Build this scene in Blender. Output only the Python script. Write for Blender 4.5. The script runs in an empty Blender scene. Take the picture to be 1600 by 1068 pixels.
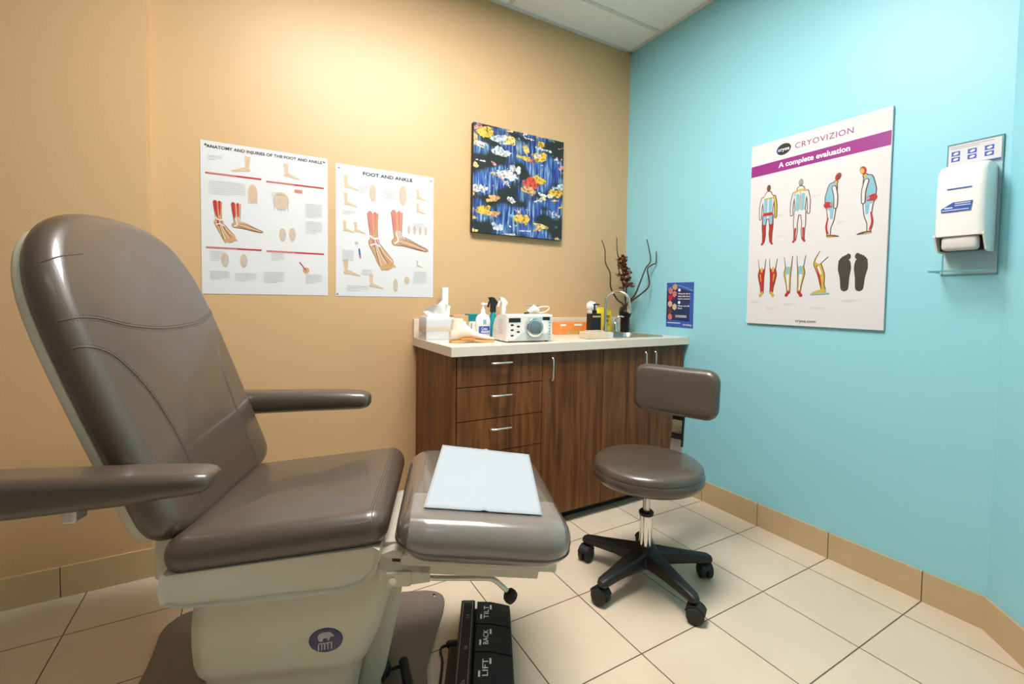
import bpy, bmesh, math, random
from mathutils import Vector, Matrix, noise
from mathutils.bvhtree import BVHTree
random.seed(7)
PI = math.pi
sc = bpy.context.scene
COL = sc.collection

# ------------------------------------------------------------------ camera
F_PX, SHIFT_PX = 710.23, -39.49
YAW, PITCH, ROLL = 0.5180, -0.0390, 0.0140
CAM = Vector((-2.2013, -2.3132, 1.1226))
fw = Vector((math.sin(YAW)*math.cos(PITCH), math.cos(YAW)*math.cos(PITCH), math.sin(PITCH)))
rt = Vector((math.cos(YAW), -math.sin(YAW), 0)); up = rt.cross(fw)
rt, up = rt*math.cos(ROLL)+up*math.sin(ROLL), -rt*math.sin(ROLL)+up*math.cos(ROLL)
cd = bpy.data.cameras.new('camera'); cam = bpy.data.objects.new('camera', cd); COL.objects.link(cam)
m3 = Matrix((rt, up, -fw)).transposed()
cam.matrix_world = Matrix.Translation(CAM) @ m3.to_4x4()
cd.sensor_fit = 'HORIZONTAL'; cd.sensor_width = 36.0; cd.lens = 36.0*F_PX/1600
cd.shift_y = SHIFT_PX/1600*1.0
cd.clip_start = 0.02
sc.camera = cam

# ------------------------------------------------------------------ light and exposure
H = 2.773
w = bpy.data.worlds.new('world'); sc.world = w; w.use_nodes = True
w.node_tree.nodes['Background'].inputs[0].default_value = (1, .93, .84, 1)
w.node_tree.nodes['Background'].inputs[1].default_value = 0.0
sc.view_settings.view_transform = 'Standard'; sc.view_settings.look = 'None'
sc.view_settings.gamma = 1; sc.view_settings.exposure = 0.0
sc.view_settings.use_curve_mapping = False
LIGHT_COL = (1.0, 0.96, 0.925)
LIGHTS = [(-1.54, -1.185, 1.14, .56, 42.0), (-2.74, -2.71, 1.14, .56, 2.5)]   # x, y, size x, size y, strength; second panel is added fill

# ------------------------------------------------------------------ materials
def mat(name, col, rough=.5, metal=0, coat=0, spec=.5, noise_scale=None, noise_amt=.08, bump=0, bump_scale=200, trans=0, ior=1.45, emit=None, emit_s=0, stretch=None):
    m = bpy.data.materials.new(name); m.use_nodes = True
    nt = m.node_tree; b = nt.nodes['Principled BSDF']
    c = (*col, 1)
    b.inputs['Base Color'].default_value = c
    b.inputs['Roughness'].default_value = rough; b.inputs['Metallic'].default_value = metal
    b.inputs['Coat Weight'].default_value = coat; b.inputs['Coat Roughness'].default_value = .08
    b.inputs['Specular IOR Level'].default_value = spec
    b.inputs['Transmission Weight'].default_value = trans; b.inputs['IOR'].default_value = ior
    if emit: b.inputs['Emission Color'].default_value = (*emit, 1); b.inputs['Emission Strength'].default_value = emit_s
    tc = nt.nodes.new('ShaderNodeTexCoord')
    vec = tc.outputs['Object']
    if stretch:
        mp = nt.nodes.new('ShaderNodeMapping'); mp.inputs['Scale'].default_value = stretch
        nt.links.new(vec, mp.inputs[0]); vec = mp.outputs[0]
    if noise_scale is None: noise_scale = 30
    n = nt.nodes.new('ShaderNodeTexNoise'); n.inputs['Scale'].default_value = noise_scale; n.inputs['Detail'].default_value = 4
    nt.links.new(vec, n.inputs['Vector'])
    mx = nt.nodes.new('ShaderNodeMix'); mx.data_type = 'RGBA'
    mx.inputs[6].default_value = tuple(max(0, x*(1-noise_amt)) for x in col)+(1,)
    mx.inputs[7].default_value = tuple(min(1, x*(1+noise_amt)) for x in col)+(1,)
    nt.links.new(n.outputs['Fac'], mx.inputs[0]); nt.links.new(mx.outputs[2], b.inputs['Base Color'])
    if bump:
        n2 = nt.nodes.new('ShaderNodeTexNoise'); n2.inputs['Scale'].default_value = bump_scale; n2.inputs['Detail'].default_value = 3
        nt.links.new(vec, n2.inputs['Vector'])
        bp = nt.nodes.new('ShaderNodeBump'); bp.inputs['Strength'].default_value = bump; bp.inputs['Distance'].default_value = .002
        nt.links.new(n2.outputs['Fac'], bp.inputs['Height']); nt.links.new(bp.outputs[0], b.inputs['Normal'])
    return m

def ramp_node(nt, stops):
    r = nt.nodes.new('ShaderNodeValToRGB'); e = r.color_ramp.elements
    while len(e) > 1: e.remove(e[0])
    e[0].position = stops[0][0]; e[0].color = (*stops[0][1], 1)
    for p, c in stops[1:]:
        q = e.new(p); q.color = (*c, 1)
    return r

M = {}
M['tan'] = mat('tan_wall_paint', (.565, .37, .19), .42, spec=.5, noise_scale=2, noise_amt=.02, bump=.25, bump_scale=260)
M['cyan'] = mat('turquoise_wall_paint', (.275, .61, .70), .42, spec=.5, noise_scale=2, noise_amt=.02, bump=.25, bump_scale=260)
M['ceil'] = mat('ceiling_board', (.86, .86, .82), .9, noise_scale=60, noise_amt=.05, bump=.4, bump_scale=300)
M['tbar'] = mat('ceiling_grid_white', (.66, .66, .62), .5)
M['white_wall'] = mat('brown_wall_paint', (.27, .27, .24), .6)
M['base'] = mat('skirting_tile', (.52, .385, .215), .45, noise_scale=14, noise_amt=.07)
M['grout'] = mat('grout', (.12, .085, .06), .9)
M['vinyl'] = mat('taupe_vinyl', (.072, .051, .036), .36, spec=.75, coat=.45, noise_scale=3, noise_amt=.05, bump=.18, bump_scale=420)
M['vinyl_leg'] = mat('glossy_taupe_vinyl', (.11, .085, .066), .26, coat=.9, spec=.6, noise_scale=3, noise_amt=.05, bump=.5, bump_scale=14)
M['seam'] = mat('seam_thread', (.085, .065, .05), .5)
M['shell'] = mat('cream_shell_plastic', (.60, .55, .44), .35, noise_amt=.02)
M['body'] = mat('cream_painted_cover', (.60, .56, .44), .38, noise_amt=.02)
M['plate'] = mat('brown_grey_steel_plate', (.17, .135, .11), .45, noise_amt=.04)
M['black'] = mat('black_plastic', (.010, .010, .010), .48, noise_amt=.2)
M['rubber'] = mat('black_rubber', (.018, .018, .018), .65, noise_amt=.2)
M['chrome'] = mat('chrome', (.75, .73, .70), .12, metal=1, noise_amt=.02)
M['steel'] = mat('brushed_steel', (.62, .60, .57), .3, metal=1, noise_amt=.04)
M['nickel'] = mat('satin_nickel', (.80, .78, .74), .22, metal=1, noise_amt=.02)
M['paper'] = mat('blue_white_exam_paper', (.36, .40, .43), .8, noise_scale=400, noise_amt=.03, bump=.15, bump_scale=300)
M['counter'] = mat('cream_laminate', (.72, .63, .52), .3, noise_scale=300, noise_amt=.04)
M['white'] = mat('white_plastic', (.80, .78, .75), .3, noise_amt=.02)
M['poster'] = mat('poster_paper', (.62, .62, .63), .75, noise_amt=.01)
M['tissue'] = mat('tissue_paper', (.78, .77, .76), .9, noise_amt=.03)
M['ink'] = mat('black_ink', (.02, .02, .025), .5)
M['ink_grey'] = mat('grey_ink', (.28, .28, .28), .5)
M['ink_pale'] = mat('pale_grey_ink', (.42, .42, .43), .5)
M['red'] = mat('red_ink', (.42, .02, .02), .5)
M['redpale'] = mat('pink_ink', (.55, .17, .15), .5)
M['skin'] = mat('tan_ink', (.50, .30, .14), .5, noise_scale=80, noise_amt=.2)
M['skinpale'] = mat('pale_tan_ink', (.56, .41, .27), .5, noise_scale=80, noise_amt=.12)
M['brown_ink'] = mat('brown_ink', (.12, .05, .018), .5)
M['yellow_ink'] = mat('yellow_ink', (.50, .38, .05), .5, noise_scale=90, noise_amt=.25)
M['purple'] = mat('magenta_purple_ink', (.27, .022, .20), .4)
M['ltblue'] = mat('light_blue_ink', (.20, .43, .52), .5, noise_scale=80, noise_amt=.15)
M['foot_black'] = mat('charcoal_ink', (.045, .042, .038), .5, noise_scale=60, noise_amt=.5)
M['blue'] = mat('royal_blue_ink', (.03, .09, .38), .4)
M['navy'] = mat('navy_blue', (.006, .022, .10), .15, coat=.4)
M['white_ink'] = mat('white_ink', (.85, .85, .85), .5)
M['pin'] = mat('brass_pin', (.35, .22, .10), .35, metal=.8)
M['teal'] = mat('teal_print', (0, .22, .26), .4)
M['cleardark'] = mat('smoky_window', (.03, .04, .05), .08, coat=1)
M['orange'] = mat('orange_carton', (.85, .27, .06), .5, noise_scale=50, noise_amt=.15)
M['yellow'] = mat('yellow_plastic', (.85, .62, .04), .4)
M['greencol'] = mat('olive_print', (.45, .42, .05), .5)
M['carton'] = mat('brown_carton', (.55, .36, .18), .7)
M['tray'] = mat('pale_laminate_box', (.62, .52, .38), .35, noise_scale=40, noise_amt=.1)
M['branch'] = mat('dark_twig_bark', (.06, .025, .012), .6, noise_scale=90, noise_amt=.4)
M['petal'] = mat('dried_petal', (.20, .065, .025), .6, noise_scale=60, noise_amt=.6)
M['petalred'] = mat('red_bud', (.45, .03, .02), .5)
M['vase'] = mat('black_ribbed_ceramic', (.02, .017, .015), .3, coat=.4)
M['foot_model'] = mat('cream_model_plastic', (.78, .68, .54), .35, noise_amt=.03)
M['tan_sole'] = mat('tan_sole_plastic', (.62, .36, .14), .45)
M['silverface'] = mat('silver_panel', (.46, .55, .55), .35, noise_amt=.03)
M['machine'] = mat('warm_white_casing', (.72, .69, .65), .35, noise_amt=.02)
M['light'] = mat('light_diffuser', (.9, .9, .9), .6)

def glassy(name, col, alpha, rough=.05):
    m = bpy.data.materials.new(name); m.use_nodes = True; nt = m.node_tree
    b = nt.nodes['Principled BSDF']; b.inputs['Base Color'].default_value = (*col, 1)
    b.inputs['Roughness'].default_value = rough; b.inputs['Alpha'].default_value = alpha
    n = nt.nodes.new('ShaderNodeTexNoise'); n.inputs['Scale'].default_value = 9; n.inputs['Detail'].default_value = 1
    tc = nt.nodes.new('ShaderNodeTexCoord'); nt.links.new(tc.outputs['Object'], n.inputs['Vector'])
    bp = nt.nodes.new('ShaderNodeBump'); bp.inputs['Strength'].default_value = .35; bp.inputs['Distance'].default_value = .01
    nt.links.new(n.outputs['Fac'], bp.inputs['Height']); nt.links.new(bp.outputs[0], b.inputs['Normal'])
    return m
M['film'] = glassy('clear_plastic_film', (.8, .78, .74), .14, .06)
M['acrylic'] = glassy('clear_acrylic', (.75, .86, .88), .22, .04)
M['acrylic_edge'] = mat('acrylic_edge', (.10, .30, .32), .2)
M['clearbox'] = glassy('clear_box_plastic', (.80, .84, .86), .55, .08)

def wood_mat():
    m = bpy.data.materials.new('walnut_laminate'); m.use_nodes = True; nt = m.node_tree
    b = nt.nodes['Principled BSDF']; b.inputs['Roughness'].default_value = .42; b.inputs['Specular IOR Level'].default_value = .3
    tc = nt.nodes.new('ShaderNodeTexCoord'); mp = nt.nodes.new('ShaderNodeMapping'); mp.inputs['Scale'].default_value = (22, 22, 1.4)
    nt.links.new(tc.outputs['Object'], mp.inputs[0])
    n = nt.nodes.new('ShaderNodeTexNoise'); n.inputs['Scale'].default_value = 1.6; n.inputs['Detail'].default_value = 7; n.inputs['Distortion'].default_value = .7
    nt.links.new(mp.outputs[0], n.inputs['Vector'])
    r = ramp_node(nt, [(.25, (.055, .017, .005)), (.48, (.135, .046, .012)), (.62, (.20, .075, .022)), (.8, (.10, .035, .010))])
    nt.links.new(n.outputs['Fac'], r.inputs[0]); nt.links.new(r.outputs[0], b.inputs['Base Color'])
    return m
M['wood'] = wood_mat()

TS, AX, G0 = .3237, .1626, -.6569      # tile size and grid origin
def floor_mat():
    m = bpy.data.materials.new('cream_floor_tile'); m.use_nodes = True; nt = m.node_tree
    b = nt.nodes['Principled BSDF']
    tc = nt.nodes.new('ShaderNodeTexCoord'); mp = nt.nodes.new('ShaderNodeMapping')
    mp.inputs['Location'].default_value = (AX+TS*20, -G0+TS*20, 0)
    nt.links.new(tc.outputs['Object'], mp.inputs[0])
    br = nt.nodes.new('ShaderNodeTexBrick'); br.offset = 0; br.squash = 1
    br.inputs['Scale'].default_value = 1; br.inputs['Brick Width'].default_value = TS; br.inputs['Row Height'].default_value = TS
    br.inputs['Mortar Size'].default_value = .0022; br.inputs['Mortar Smooth'].default_value = .15
    br.inputs['Color1'].default_value = (.69, .565, .43, 1); br.inputs['Color2'].default_value = (.66, .54, .41, 1)
    br.inputs['Mortar'].default_value = (.13, .085, .055, 1)
    nt.links.new(mp.outputs[0], br.inputs['Vector'])
    n = nt.nodes.new('ShaderNodeTexNoise'); n.inputs['Scale'].default_value = 5; n.inputs['Detail'].default_value = 6
    nt.links.new(tc.outputs['Object'], n.inputs['Vector'])
    mx = nt.nodes.new('ShaderNodeMix'); mx.data_type = 'RGBA'; mx.blend_type = 'MULTIPLY'; mx.inputs[0].default_value = 1
    r = ramp_node(nt, [(.3, (.92, .91, .89)), (.7, (1, 1, 1))])
    nt.links.new(n.outputs['Fac'], r.inputs[0]); nt.links.new(br.outputs['Color'], mx.inputs[6]); nt.links.new(r.outputs[0], mx.inputs[7])
    nt.links.new(mx.outputs[2], b.inputs['Base Color'])
    b.inputs['Roughness'].default_value = .38
    bp = nt.nodes.new('ShaderNodeBump'); bp.invert = True; bp.inputs['Strength'].default_value = .6; bp.inputs['Distance'].default_value = .002
    nt.links.new(br.outputs['Fac'], bp.inputs['Height']); nt.links.new(bp.outputs[0], b.inputs['Normal'])
    return m
M['floor'] = floor_mat()

def painting_mat():
    m = bpy.data.materials.new('abstract_canvas_paint'); m.use_nodes = True; nt = m.node_tree
    b = nt.nodes['Principled BSDF']; b.inputs['Roughness'].default_value = .4
    L = nt.links.new; N = nt.nodes.new
    tc = N('ShaderNodeTexCoord')
    def mapped(scale, loc=(0, 0, 0)):
        mp = N('ShaderNodeMapping'); mp.inputs['Scale'].default_value = scale; mp.inputs['Location'].default_value = loc
        L(tc.outputs['Object'], mp.inputs[0]); return mp.outputs[0]
    n1 = N('ShaderNodeTexNoise'); n1.inputs['Scale'].default_value = 1; n1.inputs['Detail'].default_value = 6; n1.inputs['Distortion'].default_value = .5
    L(mapped((75, 7, 1)), n1.inputs['Vector'])
    r1 = ramp_node(nt, [(.28, (.004, .008, .012)), (.42, (.01, .03, .16)), (.5, (.05, .09, .42)), (.55, (.03, .16, .20)), (.62, (.26, .36, .55)), (.74, (.25, .42, .40))])
    L(n1.outputs['Fac'], r1.inputs[0])
    # dark mass
    n3 = N('ShaderNodeTexNoise'); n3.inputs['Scale'].default_value = 1; n3.inputs['Detail'].default_value = 2
    L(mapped((4, 7, 1), (3, 1, 0)), n3.inputs['Vector'])
    rd = ramp_node(nt, [(.47, (0, 0, 0)), (.56, (1, 1, 1))]); L(n3.outputs['Fac'], rd.inputs[0])
    mxd = N('ShaderNodeMix'); mxd.data_type = 'RGBA'; L(rd.outputs[0], mxd.inputs[0]); L(r1.outputs[0], mxd.inputs[6]); mxd.inputs[7].default_value = (.014, .017, .014, 1)
    prev = mxd.outputs[2]
    # warm and white dabs in bands
    for scale, loc, thr, ramp in [((8.5, 15, 1), (0, 0, 0), .45, [(0, (.75, .45, .03)), (.35, (.80, .62, .25)), (.55, (.65, .05, .02)), (.75, (.85, .75, .6)), (1, (.70, .35, .08))]),
                             ((6, 13, 1), (5, 2, 0), .40, [(0, (.75, .72, .66)), (.4, (.55, .62, .72)), (.7, (.8, .7, .68)), (1, (.35, .6, .65))])]:
        v = N('ShaderNodeTexVoronoi'); v.inputs['Scale'].default_value = 1; v.inputs['Randomness'].default_value = 1
        nn = N('ShaderNodeTexNoise'); nn.inputs['Scale'].default_value = 25; nn.inputs['Detail'].default_value = 4; L(tc.outputs['Object'], nn.inputs['Vector'])
        ad = N('ShaderNodeMix'); ad.data_type = 'VECTOR'; ad.inputs[0].default_value = .35
        L(mapped(scale, loc), ad.inputs[4]); 
        sm = N('ShaderNodeVectorMath'); sm.operation = 'ADD'; L(mapped(scale, loc), sm.inputs[0])
        s2 = N('ShaderNodeVectorMath'); s2.operation = 'SCALE'; s2.inputs[3].default_value = .8; L(nn.outputs['Color'], s2.inputs[0]); L(s2.outputs[0], sm.inputs[1])
        L(sm.outputs[0], v.inputs['Vector'])
        c = ramp_node(nt, ramp)
        sx = N('ShaderNodeSeparateColor'); L(v.outputs['Color'], sx.inputs[0]); L(sx.outputs[0], c.inputs[0])
        # band mask
        bn = N('ShaderNodeTexNoise'); bn.inputs['Scale'].default_value = 1; L(mapped((3, 9, 1), loc), bn.inputs['Vector'])
        bm_ = N('ShaderNodeMath'); bm_.operation = 'GREATER_THAN'; L(bn.outputs['Fac'], bm_.inputs[0]); bm_.inputs[1].default_value = .5
        lt = N('ShaderNodeMath'); lt.operation = 'LESS_THAN'; L(v.outputs['Distance'], lt.inputs[0]); lt.inputs[1].default_value = thr
        mu = N('ShaderNodeMath'); mu.operation = 'MULTIPLY'; L(bm_.outputs[0], mu.inputs[0]); L(lt.outputs[0], mu.inputs[1])
        dn = N('ShaderNodeTexNoise'); dn.inputs['Scale'].default_value = 70; dn.inputs['Detail'].default_value = 5; L(tc.outputs['Object'], dn.inputs['Vector'])
        dr = ramp_node(nt, [(.36, (.22, .25, .30)), (.5, (.75, .75, .72)), (.62, (1, 1, 1))]); L(dn.outputs['Fac'], dr.inputs[0])
        dm = N('ShaderNodeMix'); dm.data_type = 'RGBA'; dm.blend_type = 'MULTIPLY'; dm.inputs[0].default_value = 1; L(c.outputs[0], dm.inputs[6]); L(dr.outputs[0], dm.inputs[7])
        mx = N('ShaderNodeMix'); mx.data_type = 'RGBA'; L(mu.outputs[0], mx.inputs[0]); L(prev, mx.inputs[6]); L(dm.outputs[2], mx.inputs[7])
        prev = mx.outputs[2]
    L(prev, b.inputs['Base Color'])
    bp = N('ShaderNodeBump'); bp.inputs['Strength'].default_value = .5; bp.inputs['Distance'].default_value = .003
    L(n1.outputs['Fac'], bp.inputs['Height']); L(bp.outputs[0], b.inputs['Normal'])
    return m
M['painting'] = painting_mat()

# ------------------------------------------------------------------ helpers
def link(name, bm, mats, parent=None, mw=None, smooth=False, normals=True):
    me = bpy.data.meshes.new(name)
    if normals: bmesh.ops.recalc_face_normals(bm, faces=bm.faces)
    bm.to_mesh(me); bm.free()
    if not isinstance(mats, (list, tuple)): mats = [mats]
    for k in mats: me.materials.append(M[k] if isinstance(k, str) else k)
    if smooth:
        for p in me.polygons: p.use_smooth = True
        try: me.set_sharp_from_angle(angle=math.radians(38))
        except Exception: pass
    o = bpy.data.objects.new(name, me); COL.objects.link(o)
    if mw is not None: o.matrix_world = mw
    if parent: o.parent = parent
    return o

def thing(name, label, cat, mw=None, group=None):
    o = bpy.data.objects.new(name, None); COL.objects.link(o); o.empty_display_size = .05
    if mw is not None: o.matrix_world = mw
    o['label'] = label; o['category'] = cat
    if group: o['group'] = group
    return o
def tag(o, label, cat, group=None):
    o['label'] = label; o['category'] = cat
    if group: o['group'] = group
    return o
def struct(name, bm, mats, smooth=False):
    o = link(name, bm, mats, smooth=smooth); o['kind'] = 'structure'; return o

def box(bm, x0, x1, y0, y1, z0, z1, bev=0, mi=0, seg=2, mw=None):
    r = bmesh.ops.create_cube(bm, size=1)
    vs = r['verts']
    for v in vs:
        v.co = Vector(((x0+x1)/2+v.co.x*(x1-x0), (y0+y1)/2+v.co.y*(y1-y0), (z0+z1)/2+v.co.z*(z1-z0)))
    fs = set(f for v in vs for f in v.link_faces)
    if bev:
        es = list(set(e for v in vs for e in v.link_edges))
        rr = bmesh.ops.bevel(bm, geom=es, offset=bev, segments=seg, profile=.5, affect='EDGES')
        fs = set(rr['faces']) | set(f for f in fs if f.is_valid)
        vs = list(set(v for f in fs for v in f.verts))
    for f in fs:
        if f.is_valid: f.material_index = mi
    if mw is not None:
        for v in vs: v.co = mw @ v.co
    return vs

def rings(bm, rs, close0=True, close1=True, mi=0):
    vr = [[bm.verts.new(p) for p in r] for r in rs]
    n = len(vr[0])
    for a, b in zip(vr, vr[1:]):
        for i in range(n):
            f = bm.faces.new((a[i], a[(i+1) % n], b[(i+1) % n], b[i])); f.material_index = mi
    if close0: f = bm.faces.new(list(reversed(vr[0]))); f.material_index = mi
    if close1: f = bm.faces.new(vr[-1]); f.material_index = mi
    return vr

def tube(bm, pts, r, seg=10, mi=0, caps=True):
    pts = [Vector(p) for p in pts]; n = len(pts)
    rad = r if isinstance(r, (list, tuple)) else [r]*n
    tang = []
    for i in range(n):
        a = pts[max(0, i-1)]; b = pts[min(n-1, i+1)]; tang.append((b-a).normalized())
    ref = Vector((0, 0, 1)) if abs(tang[0].z) < .9 else Vector((1, 0, 0))
    nrm = tang[0].cross(ref).normalized(); rs = []
    for i in range(n):
        nrm = (nrm - tang[i]*nrm.dot(tang[i])).normalized(); bi = tang[i].cross(nrm)
        rs.append([pts[i]+(nrm*math.cos(2*PI*k/seg)+bi*math.sin(2*PI*k/seg))*rad[i] for k in range(seg)])
    rings(bm, rs, caps, caps, mi)

def smooth_pts(pts, sub=6, closed=False):
    P = [Vector(p) for p in pts]; n = len(P); out = []
    rng = n if closed else n-1
    for i in range(rng):
        if closed: a, b, c, d = P[(i-1) % n], P[i], P[(i+1) % n], P[(i+2) % n]
        else: a, b, c, d = P[max(i-1, 0)], P[i], P[i+1], P[min(i+2, n-1)]
        for k in range(sub):
            t = k/sub
            out.append(.5*((2*b)+(c-a)*t+(2*a-5*b+4*c-d)*t*t+(3*b-a-3*c+d)*t**3))
    if not closed: out.append(P[-1])
    return out

def lathe(bm, prof, seg=24, c=(0, 0, 0), mi=0, axis='z', caps=True):
    c = Vector(c); rs = []
    for r, z in prof:
        ring = []
        for k in range(seg):
            a = 2*PI*k/seg; x, y = r*math.cos(a), r*math.sin(a)
            ring.append(c+(Vector((x, y, z)) if axis == 'z' else Vector((x, z, y)) if axis == 'y' else Vector((z, x, y))))
        rs.append(ring)
    rings(bm, rs, caps, caps, mi)

def rrect(x0, x1, y0, y1, r, n=6):
    out = []
    for cx, cy, a0 in ((x1-r, y1-r, 0), (x0+r, y1-r, PI/2), (x0+r, y0+r, PI), (x1-r, y0+r, 1.5*PI)):
        for k in range(n+1):
            a = a0+PI/2*k/n; out.append((cx+r*math.cos(a), cy+r*math.sin(a)))
    return out

def inset(outl, d):
    n = len(outl); out = []
    for i in range(n):
        p = Vector(outl[i-1]); q = Vector(outl[i]); s = Vector(outl[(i+1) % n])
        t = (s-p).normalized(); nrm = Vector((-t.y, t.x)); out.append(q+nrm*d)
    return out

def cushion(outl, T, crown=.01, r=None, steps=7, side_pow=1.0, crownfn=None):
    """soft slab: CCW outline, bottom at 0, full round edge, gently crowned top"""
    bm = bmesh.new(); r = r or T/2; rs = []
    c = Vector((sum(p[0] for p in outl)/len(outl), sum(p[1] for p in outl)/len(outl)))
    base = inset(outl, r)
    for s in (.3, .7): rs.append([Vector((*(c+(q-c)*s), 0)) for q in base])
    for k in range(steps+1):
        a = PI/2*k/steps; ri = inset(outl, r*(1-math.sin(a))); rs.append([Vector((q.x, q.y, r*(1-math.cos(a)))) for q in ri])
    for k in range(1 if T-2*r < 1e-5 else 0, steps+1):
        a = PI/2*k/steps; ri = inset(outl, r*(1-math.cos(a))); rs.append([Vector((q.x, q.y, T-r+r*math.sin(a))) for q in ri])
    for s in (.93, .85, .75, .62, .48, .34, .2, .08):
        rs.append([Vector((*(c+(q-c)*s), T+crown*(1-s**2))) for q in base])
    rings(bm, rs)
    return bm

def frame(o, u, v, wv=None):
    u = Vector(u).normalized(); v = Vector(v); v = (v-u*v.dot(u)).normalized(); wv = u.cross(v)
    m = Matrix.Identity(4)
    for i in range(3): m[i][0] = u[i]; m[i][1] = v[i]; m[i][2] = wv[i]; m[i][3] = o[i]
    return m

def text_bm(bm, s, x, y, height, w=0.0, width=None, align='LEFT', mi=0, bold=0, rot=0, depth=.0002, track=1.0):
    c = bpy.data.curves.new('t', 'FONT'); c.body = s; c.align_x = align; c.size = 1; c.offset = bold; c.extrude = 0; c.resolution_u = 3
    c.space_character = track
    o = bpy.data.objects.new('t', c); COL.objects.link(o)
    dg = bpy.context.evaluated_depsgraph_get(); me = bpy.data.meshes.new_from_object(o.evaluated_get(dg))
    xs = [v.co.x for v in me.vertices]; wd = max(xs)-min(xs); x0 = min(xs)
    sy = height/.72; sx = sy if width is None else width/wd
    ca, sa = math.cos(rot), math.sin(rot)
    for v in me.vertices:
        px, py = v.co.x*sx, v.co.y*sy
        v.co = Vector((x+px*ca-py*sa, y+px*sa+py*ca, w+depth))
    n0 = len(bm.faces); bm.from_mesh(me); bm.faces.ensure_lookup_table()
    for f in bm.faces[n0:]: f.material_index = mi
    bpy.data.objects.remove(o); bpy.data.curves.remove(c); bpy.data.meshes.remove(me)

def poly(bm, pts, w, mi=0):
    f = bm.faces.new([bm.verts.new((p[0], p[1], w)) for p in pts]); f.material_index = mi; return f
def stroke(bm, pts, wd, w, mi=0, sub=5, cap0=True):
    P = smooth_pts([(p[0], p[1], 0) for p in pts], sub) if len(pts) > 2 else [Vector((p[0], p[1], 0)) for p in pts]
    n = len(P)
    if not isinstance(wd, (list, tuple)): wd = [wd]*len(pts)
    ws = []
    for i in range(n):
        t = i/(n-1)*(len(wd)-1); k = min(int(t), len(wd)-2); ws.append((wd[k]*(1-(t-k))+wd[k+1]*(t-k))/2)
    L_, R_ = [], []
    for i in range(n):
        t = (P[min(n-1, i+1)]-P[max(0, i-1)]).normalized(); nr = Vector((-t.y, t.x, 0))
        L_.append(P[i]+nr*ws[i]); R_.append(P[i]-nr*ws[i])
    z = Vector((0, 0, w))
    lv = [bm.verts.new(p+z) for p in L_]; rv = [bm.verts.new(p+z) for p in R_]
    for i in range(n-1):
        f = bm.faces.new((lv[i], rv[i], rv[i+1], lv[i+1])); f.material_index = mi
    for idx, sgn in ((0, -1), (n-1, 1)):
        if ws[idx] > .0006 and (cap0 or idx):
            t = (P[min(n-1, idx+1)]-P[max(0, idx-1)]).normalized()*sgn; nr = Vector((-t.y, t.x, 0))
            pts_ = [P[idx]+z+(nr*math.cos(PI*k/6)+t*math.sin(PI*k/6))*ws[idx] for k in range(7)]
            f = bm.faces.new([bm.verts.new(p) for p in pts_]); f.material_index = mi
def ellipse(cx, cy, rx, ry, n=20, rot=0):
    ca, sa = math.cos(rot), math.sin(rot)
    return [(cx+rx*math.cos(2*PI*k/n)*ca-ry*math.sin(2*PI*k/n)*sa, cy+rx*math.cos(2*PI*k/n)*sa+ry*math.sin(2*PI*k/n)*ca) for k in range(n)]

# ------------------------------------------------------------------ room shell
XL, YF = -4.0, -3.35
CH = (0, -1.799)                       # where the right wall turns 45 degrees into the room
chx = -(abs(YF)-1.799)
bm = bmesh.new(); box(bm, XL-.1, .1, YF-.1, .1, -.06, 0); struct('floor', bm, 'floor')
bm = bmesh.new(); box(bm, XL-.1, .1, YF-.1, .1, H, H+.06); struct('ceiling', bm, 'ceil')
bm = bmesh.new(); box(bm, XL-.1, .1, 0, .1, 0, H); struct('wall_back', bm, 'tan')
JX, JY = -2.553, -.072                 # boxed-out left stretch of the back wall
bm = bmesh.new(); box(bm, XL, JX, JY, 0, 0, H); struct('trim_1', bm, 'tan')
bm = bmesh.new(); box(bm, 0, .1, CH[1], 0, 0, H); struct('wall_right', bm, 'cyan')
bm = bmesh.new()
f = [(0, CH[1]), (chx, YF), (chx+.1, YF), (.1, CH[1])]
rings(bm, [[Vector((x, y, 0)) for x, y in f], [Vector((x, y, H)) for x, y in f]]); struct('wall_chamfer', bm, 'cyan')
bm = bmesh.new(); box(bm, XL-.1, XL, YF-.1, .1, 0, H); struct('wall_left', bm, 'white_wall')
bm = bmesh.new(); box(bm, XL, chx+.1, YF-.1, YF, 0, H); struct('wall_front', bm, 'white_wall')

# skirting tiles
BH, BT = .115, .009
def skirting(name, p0, p1, joints, nrm):
    """tiles between joint distances along p0->p1, standing off the wall by BT along nrm"""
    p0 = Vector(p0); p1 = Vector(p1); d = (p1-p0); Ln = d.length; d.normalize(); nrm = Vector(nrm).normalized()
    bm = bmesh.new()
    def slab(a, b, t, h, mi):
        A = p0+d*a; B = p0+d*b
        q = [A, B, B+nrm*t, A+nrm*t]
        rings(bm, [[Vector((v.x, v.y, 0)) for v in q], [Vector((v.x, v.y, h)) for v in q]], mi=mi)
    slab(0, Ln, BT*.7, BH-.002, 1)
    js = [0]+[j for j in joints if 0.01 < j < Ln-.01]+[Ln]
    for a, b in zip(js, js[1:]): slab(a+(.0017 if a else 0), b-(.0017 if b < Ln else 0), BT, BH, 0)
    return struct(name, bm, ['base', 'grout'])
skirting('baseboard_right', (0, -.56), (0, CH[1]+.002), [-(G0-k*TS)-.56 for k in range(-1, 6)], (-1, 0))
skirting('baseboard_chamfer', (-.004, CH[1]-.004), (chx, YF), [.324*k for k in range(1, 9)], (-1, 1))
skirting('baseboard_back', (JX+.012, 0), (-1.47, 0), [JX and (-AX-TS*k)-(JX+.012) for k in range(7, 3, -1)], (0, -1))
jl = sorted([(-2.855-TS*k+.03)-XL for k in range(0, 5)])
skirting('baseboard_left', (XL, JY), (JX+.009, JY), jl, (0, -1))
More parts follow.
